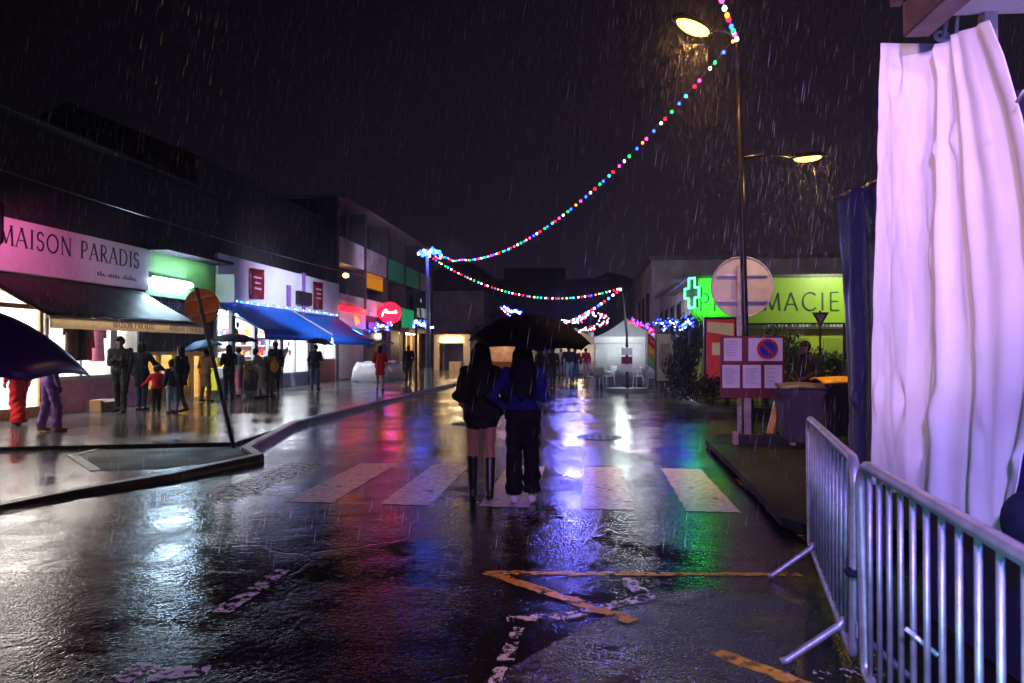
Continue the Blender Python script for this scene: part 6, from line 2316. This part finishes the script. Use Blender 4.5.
# ------------------------------------------------------------------ lights of the place and added fills
# stage lights of the stall and concert behind the camera, shop and market lamps, and fills added to brighten single spots
lampobj('stage_light_violet', 'SPOT', (-0.2, -1.6, 3.3), 2000, (0.44, 0.27, 1.0), (1.8, 3.7, 1.9), 0.15, 56, 0.6)
lampobj('stage_light_pink', 'SPOT', (-1.2, 0.3, 3.6), 800, (1.0, 0.58, 0.80), (1.75, 4.5, 2.5), 0.2, 34, 0.6)
lampobj('stage_light_blue', 'SPOT', (1.9, 0.6, 2.7), 160, (0.16, 0.22, 1.0), (1.75, 3.8, 1.4), 0.1, 100, 0.6)
lampobj('stage_light_cyan', 'SPOT', (0.35, 1.0, 0.9), 70, (0.2, 0.75, 1.0), (1.5, 2.8, 0.45), 0.08, 60, 0.7)
lampobj('stage_light_wash', 'SPOT', (0.9, -2.5, 4.2), 1100, (0.80, 0.42, 1.0), (2.9, 12.4, 2.2), 0.2, 24, 0.8)
lampobj('stage_light_low', 'SPOT', (0.2, -2.5, 4.2), 720, (0.75, 0.25, 1.0), (-1.1, 3.0, 0.0), 0.2, 46, 0.9)
lampobj('street_light_behind', 'SPOT', (-2.2, 3.0, 6.4), 1300, (1.0, 0.45, 0.2), s1, 0.2, 14, 0.7)
lampobj('street_light_behind', 'SPOT', (3.4, -2.5, 6.6), 2200, (1.0, 0.50, 0.18), (1.7, 3.6, 0), 0.15, 36, 0.8)
lampobj('zebra_fill', 'SPOT', (2.5, -2.0, 4.5), 900, (1.0, 0.6, 0.75), (-2.6, 8.7, 0), 0.2, 14, 0.8)  # added narrow fill that brightens the zebra stripes
lampobj('stall_light', 'AREA', P_(1.3, 1.6, 2.3), 22, (0.62, 0.45, 1.0), P_(1.2, 1.5, 4), 0.4)
lampobj('pink_shop_light', 'SPOT', (XF + 2.2, 12.3, 4.6), 380, (1.0, 0.16, 0.46), (XF, 14.6, 3.45), 0.15, 62, 0.9)
lampobj('sign_light_violet', 'SPOT', (XF + 5.5, 22.5, 5.0), 1000, (0.72, 0.55, 1.0), (XF, 27.5, 3.9), 0.2, 62, 0.8)
lampobj('sign_light', 'SPOT', (XF + 3.0, 17.0, 3.6), 50, (0.85, 0.65, 0.85), (XF, 17.0, 4.0), 0.2, 58, 0.8)
lampobj('awning_light', 'SPOT', (-6.5, 26, 6.0), 2400, (0.65, 0.75, 1.0), (-11, 27.5, 2.8), 0.2, 75, 0.8)
lampobj('green_light', 'AREA', (XF + 0.45, 20.4, 4.25), 12, (0.55, 1.0, 0.55), (XF, 20.4, 3.3), 2.5, sizey=0.2)
lampobj('balcony_light', 'SPOT', (-6, 34, 6.5), 2200, (0.78, 0.6, 1.0), (XF, 43, 5.5), 0.3, 80, 0.8)
lampobj('pharmacy_green_light', 'SPOT', (gc.x + 0.5, YP - 1.9, gc.z + 0.1), 420, (0.02, 1.0, 0.12), (xl + 0.75, YP, gc.z - 0.15), 0.15, 62, 0.8)
lampobj('pharmacy_cross_light', 'POINT', (gc.x + 0.1, YP - 0.95, gc.z), 35, (0.03, 1.0, 0.15), None, 0.15)
lampobj('pharmacy_flood', 'AREA', (xl + 5.2, YP - 2.6, 4.6), 130, (0.95, 1.0, 0.6), (xl + 5.2, YP, 2.6), 1.0, sizey=0.3)
lampobj('market_blue', 'SPOT', (-0.9, 38, 4.6), 1500, (0.16, 0.16, 1.0), (-0.9, 33, 0), 0.3, 110, 0.7)
lampobj('valance_fill', 'AREA', (-10.75, 15.4, 2.3), 22, (1.0, 0.88, 0.7), (-9.7, 15.4, 2.05), 5.0, sizey=0.12)  # added unseen strip that lights the valance from behind
lampobj('terrace_fill', 'POINT', (1.4, 31.8, 2.35), 150, (0.85, 1.0, 0.95), None, 0.15)  # added fill for the tent front and chairs
lampobj('terrace_fill', 'POINT', (1.9, 26.6, 3.1), 60, (0.9, 0.95, 1.0), None, 0.2)  # added fill so the chairs show from the street side
lampobj('shutter_fill', 'AREA', (-10.9, 33.0, 2.45), 60, (0.95, 0.95, 1.0), (-11.8, 36, 0.9), 0.4)  # added fill for the shutters and covered table
lampobj('lamp_glow', 'POINT', h1 + Vector((0, 0, -0.16)), 110, (1.0, 0.5, 0.12), None, 0.08)
lampobj('lamp_glow', 'POINT', h2 + Vector((0, 0, -0.14)), 40, (1.0, 0.58, 0.2), None, 0.08)
lampobj('kiosk_fill', 'POINT', (-9.3, 50.6, 2.6), 40, (1.0, 0.8, 0.5), None, 0.2)  # added fill that brightens the cream front
lampobj('market_warm', 'POINT', (-0.6, 45, 2.0), 160, (1.0, 0.75, 0.5), None, 0.2)
lampobj('orange_facade_light', 'SPOT', (3.6, 55, 3.5), 500, (1.0, 0.45, 0.15), (5.5, 62, 4.5), 0.2, 80, 0.7)
lampobj('right_row_light', 'SPOT', (0.5, 26, 6), 800, (0.7, 0.6, 0.85), (4.5, 38, 4.5), 0.3, 70, 0.8)

# ------------------------------------------------------------------ night sky
w = bpy.data.worlds.new('World')
S.world = w
w.use_nodes = True
N, L = w.node_tree.nodes, w.node_tree.links
bg = N['Background']
sky = N.new('ShaderNodeTexSky')
sky.sky_type = 'NISHITA'
sky.sun_disc = False
sky.sun_elevation = R(-4)
sky.sun_rotation = R(200)
tcw = N.new('ShaderNodeTexCoord')
sep = N.new('ShaderNodeSeparateXYZ')
L.new(tcw.outputs['Generated'], sep.inputs[0])
rp = N.new('ShaderNodeValToRGB')
rp.color_ramp.elements[0].position = 0.0
rp.color_ramp.elements[0].color = (0.0120, 0.0078, 0.0160, 1)
rp.color_ramp.elements[1].position = 0.5
rp.color_ramp.elements[1].color = (0.0022, 0.0015, 0.0034, 1)
L.new(sep.outputs['Z'], rp.inputs[0])
mrx = N.new('ShaderNodeMapRange')
for i_, v_ in enumerate((-0.7, 0.3, 0.2, 1.8)):
    mrx.inputs[i_ + 1].default_value = v_
L.new(sep.outputs['X'], mrx.inputs[0])
vm = N.new('ShaderNodeVectorMath')
vm.operation = 'SCALE'
L.new(rp.outputs[0], vm.inputs[0])
L.new(mrx.outputs[0], vm.inputs['Scale'])
L.new(vm.outputs[0], bg.inputs[0])
bg.inputs[1].default_value = 1.0
bg2 = N.new('ShaderNodeBackground')
L.new(sky.outputs[0], bg2.inputs[0])
bg2.inputs[1].default_value = 0.0015
ad = N.new('ShaderNodeAddShader')
L.new(bg.outputs[0], ad.inputs[0])
L.new(bg2.outputs[0], ad.inputs[1])
L.new(ad.outputs[0], N['World Output'].inputs['Surface'])

# ------------------------------------------------------------------ damp night air
if HAZE > 0:
    mb = MB().box(-60, 60, -12, 150, -1, 22)
    hz = bpy.data.materials.new('haze')
    N, L = nt(hz)
    N.remove(N['Principled BSDF'])
    pv = N.new('ShaderNodeVolumePrincipled')
    pv.inputs['Color'].default_value = (0.8, 0.8, 0.85, 1)
    pv.inputs['Density'].default_value = HAZE
    pv.inputs['Anisotropy'].default_value = 0.35
    L.new(pv.outputs[0], N['Material Output'].inputs['Volume'])
    o = mb.build('haze', hz)
    o['kind'] = 'stuff'
    o.display_type = 'WIRE'

S.view_settings.view_transform = 'Standard'
S.view_settings.look = 'None'
S.view_settings.exposure = 0.0
S.view_settings.gamma = 1.0
cy = S.cycles
cy.max_bounces = 5
cy.diffuse_bounces = 2
cy.glossy_bounces = 3
cy.transmission_bounces = 4
cy.transparent_max_bounces = 12
cy.volume_bounces = 0
cy.caustics_reflective = False
cy.caustics_refractive = False
cy.sample_clamp_indirect = 4.0
cy.use_light_tree = True
cy.use_denoising = True
cy.denoising_input_passes = 'RGB_ALBEDO_NORMAL'
cy.use_adaptive_sampling = True
cy.adaptive_threshold = 0.02
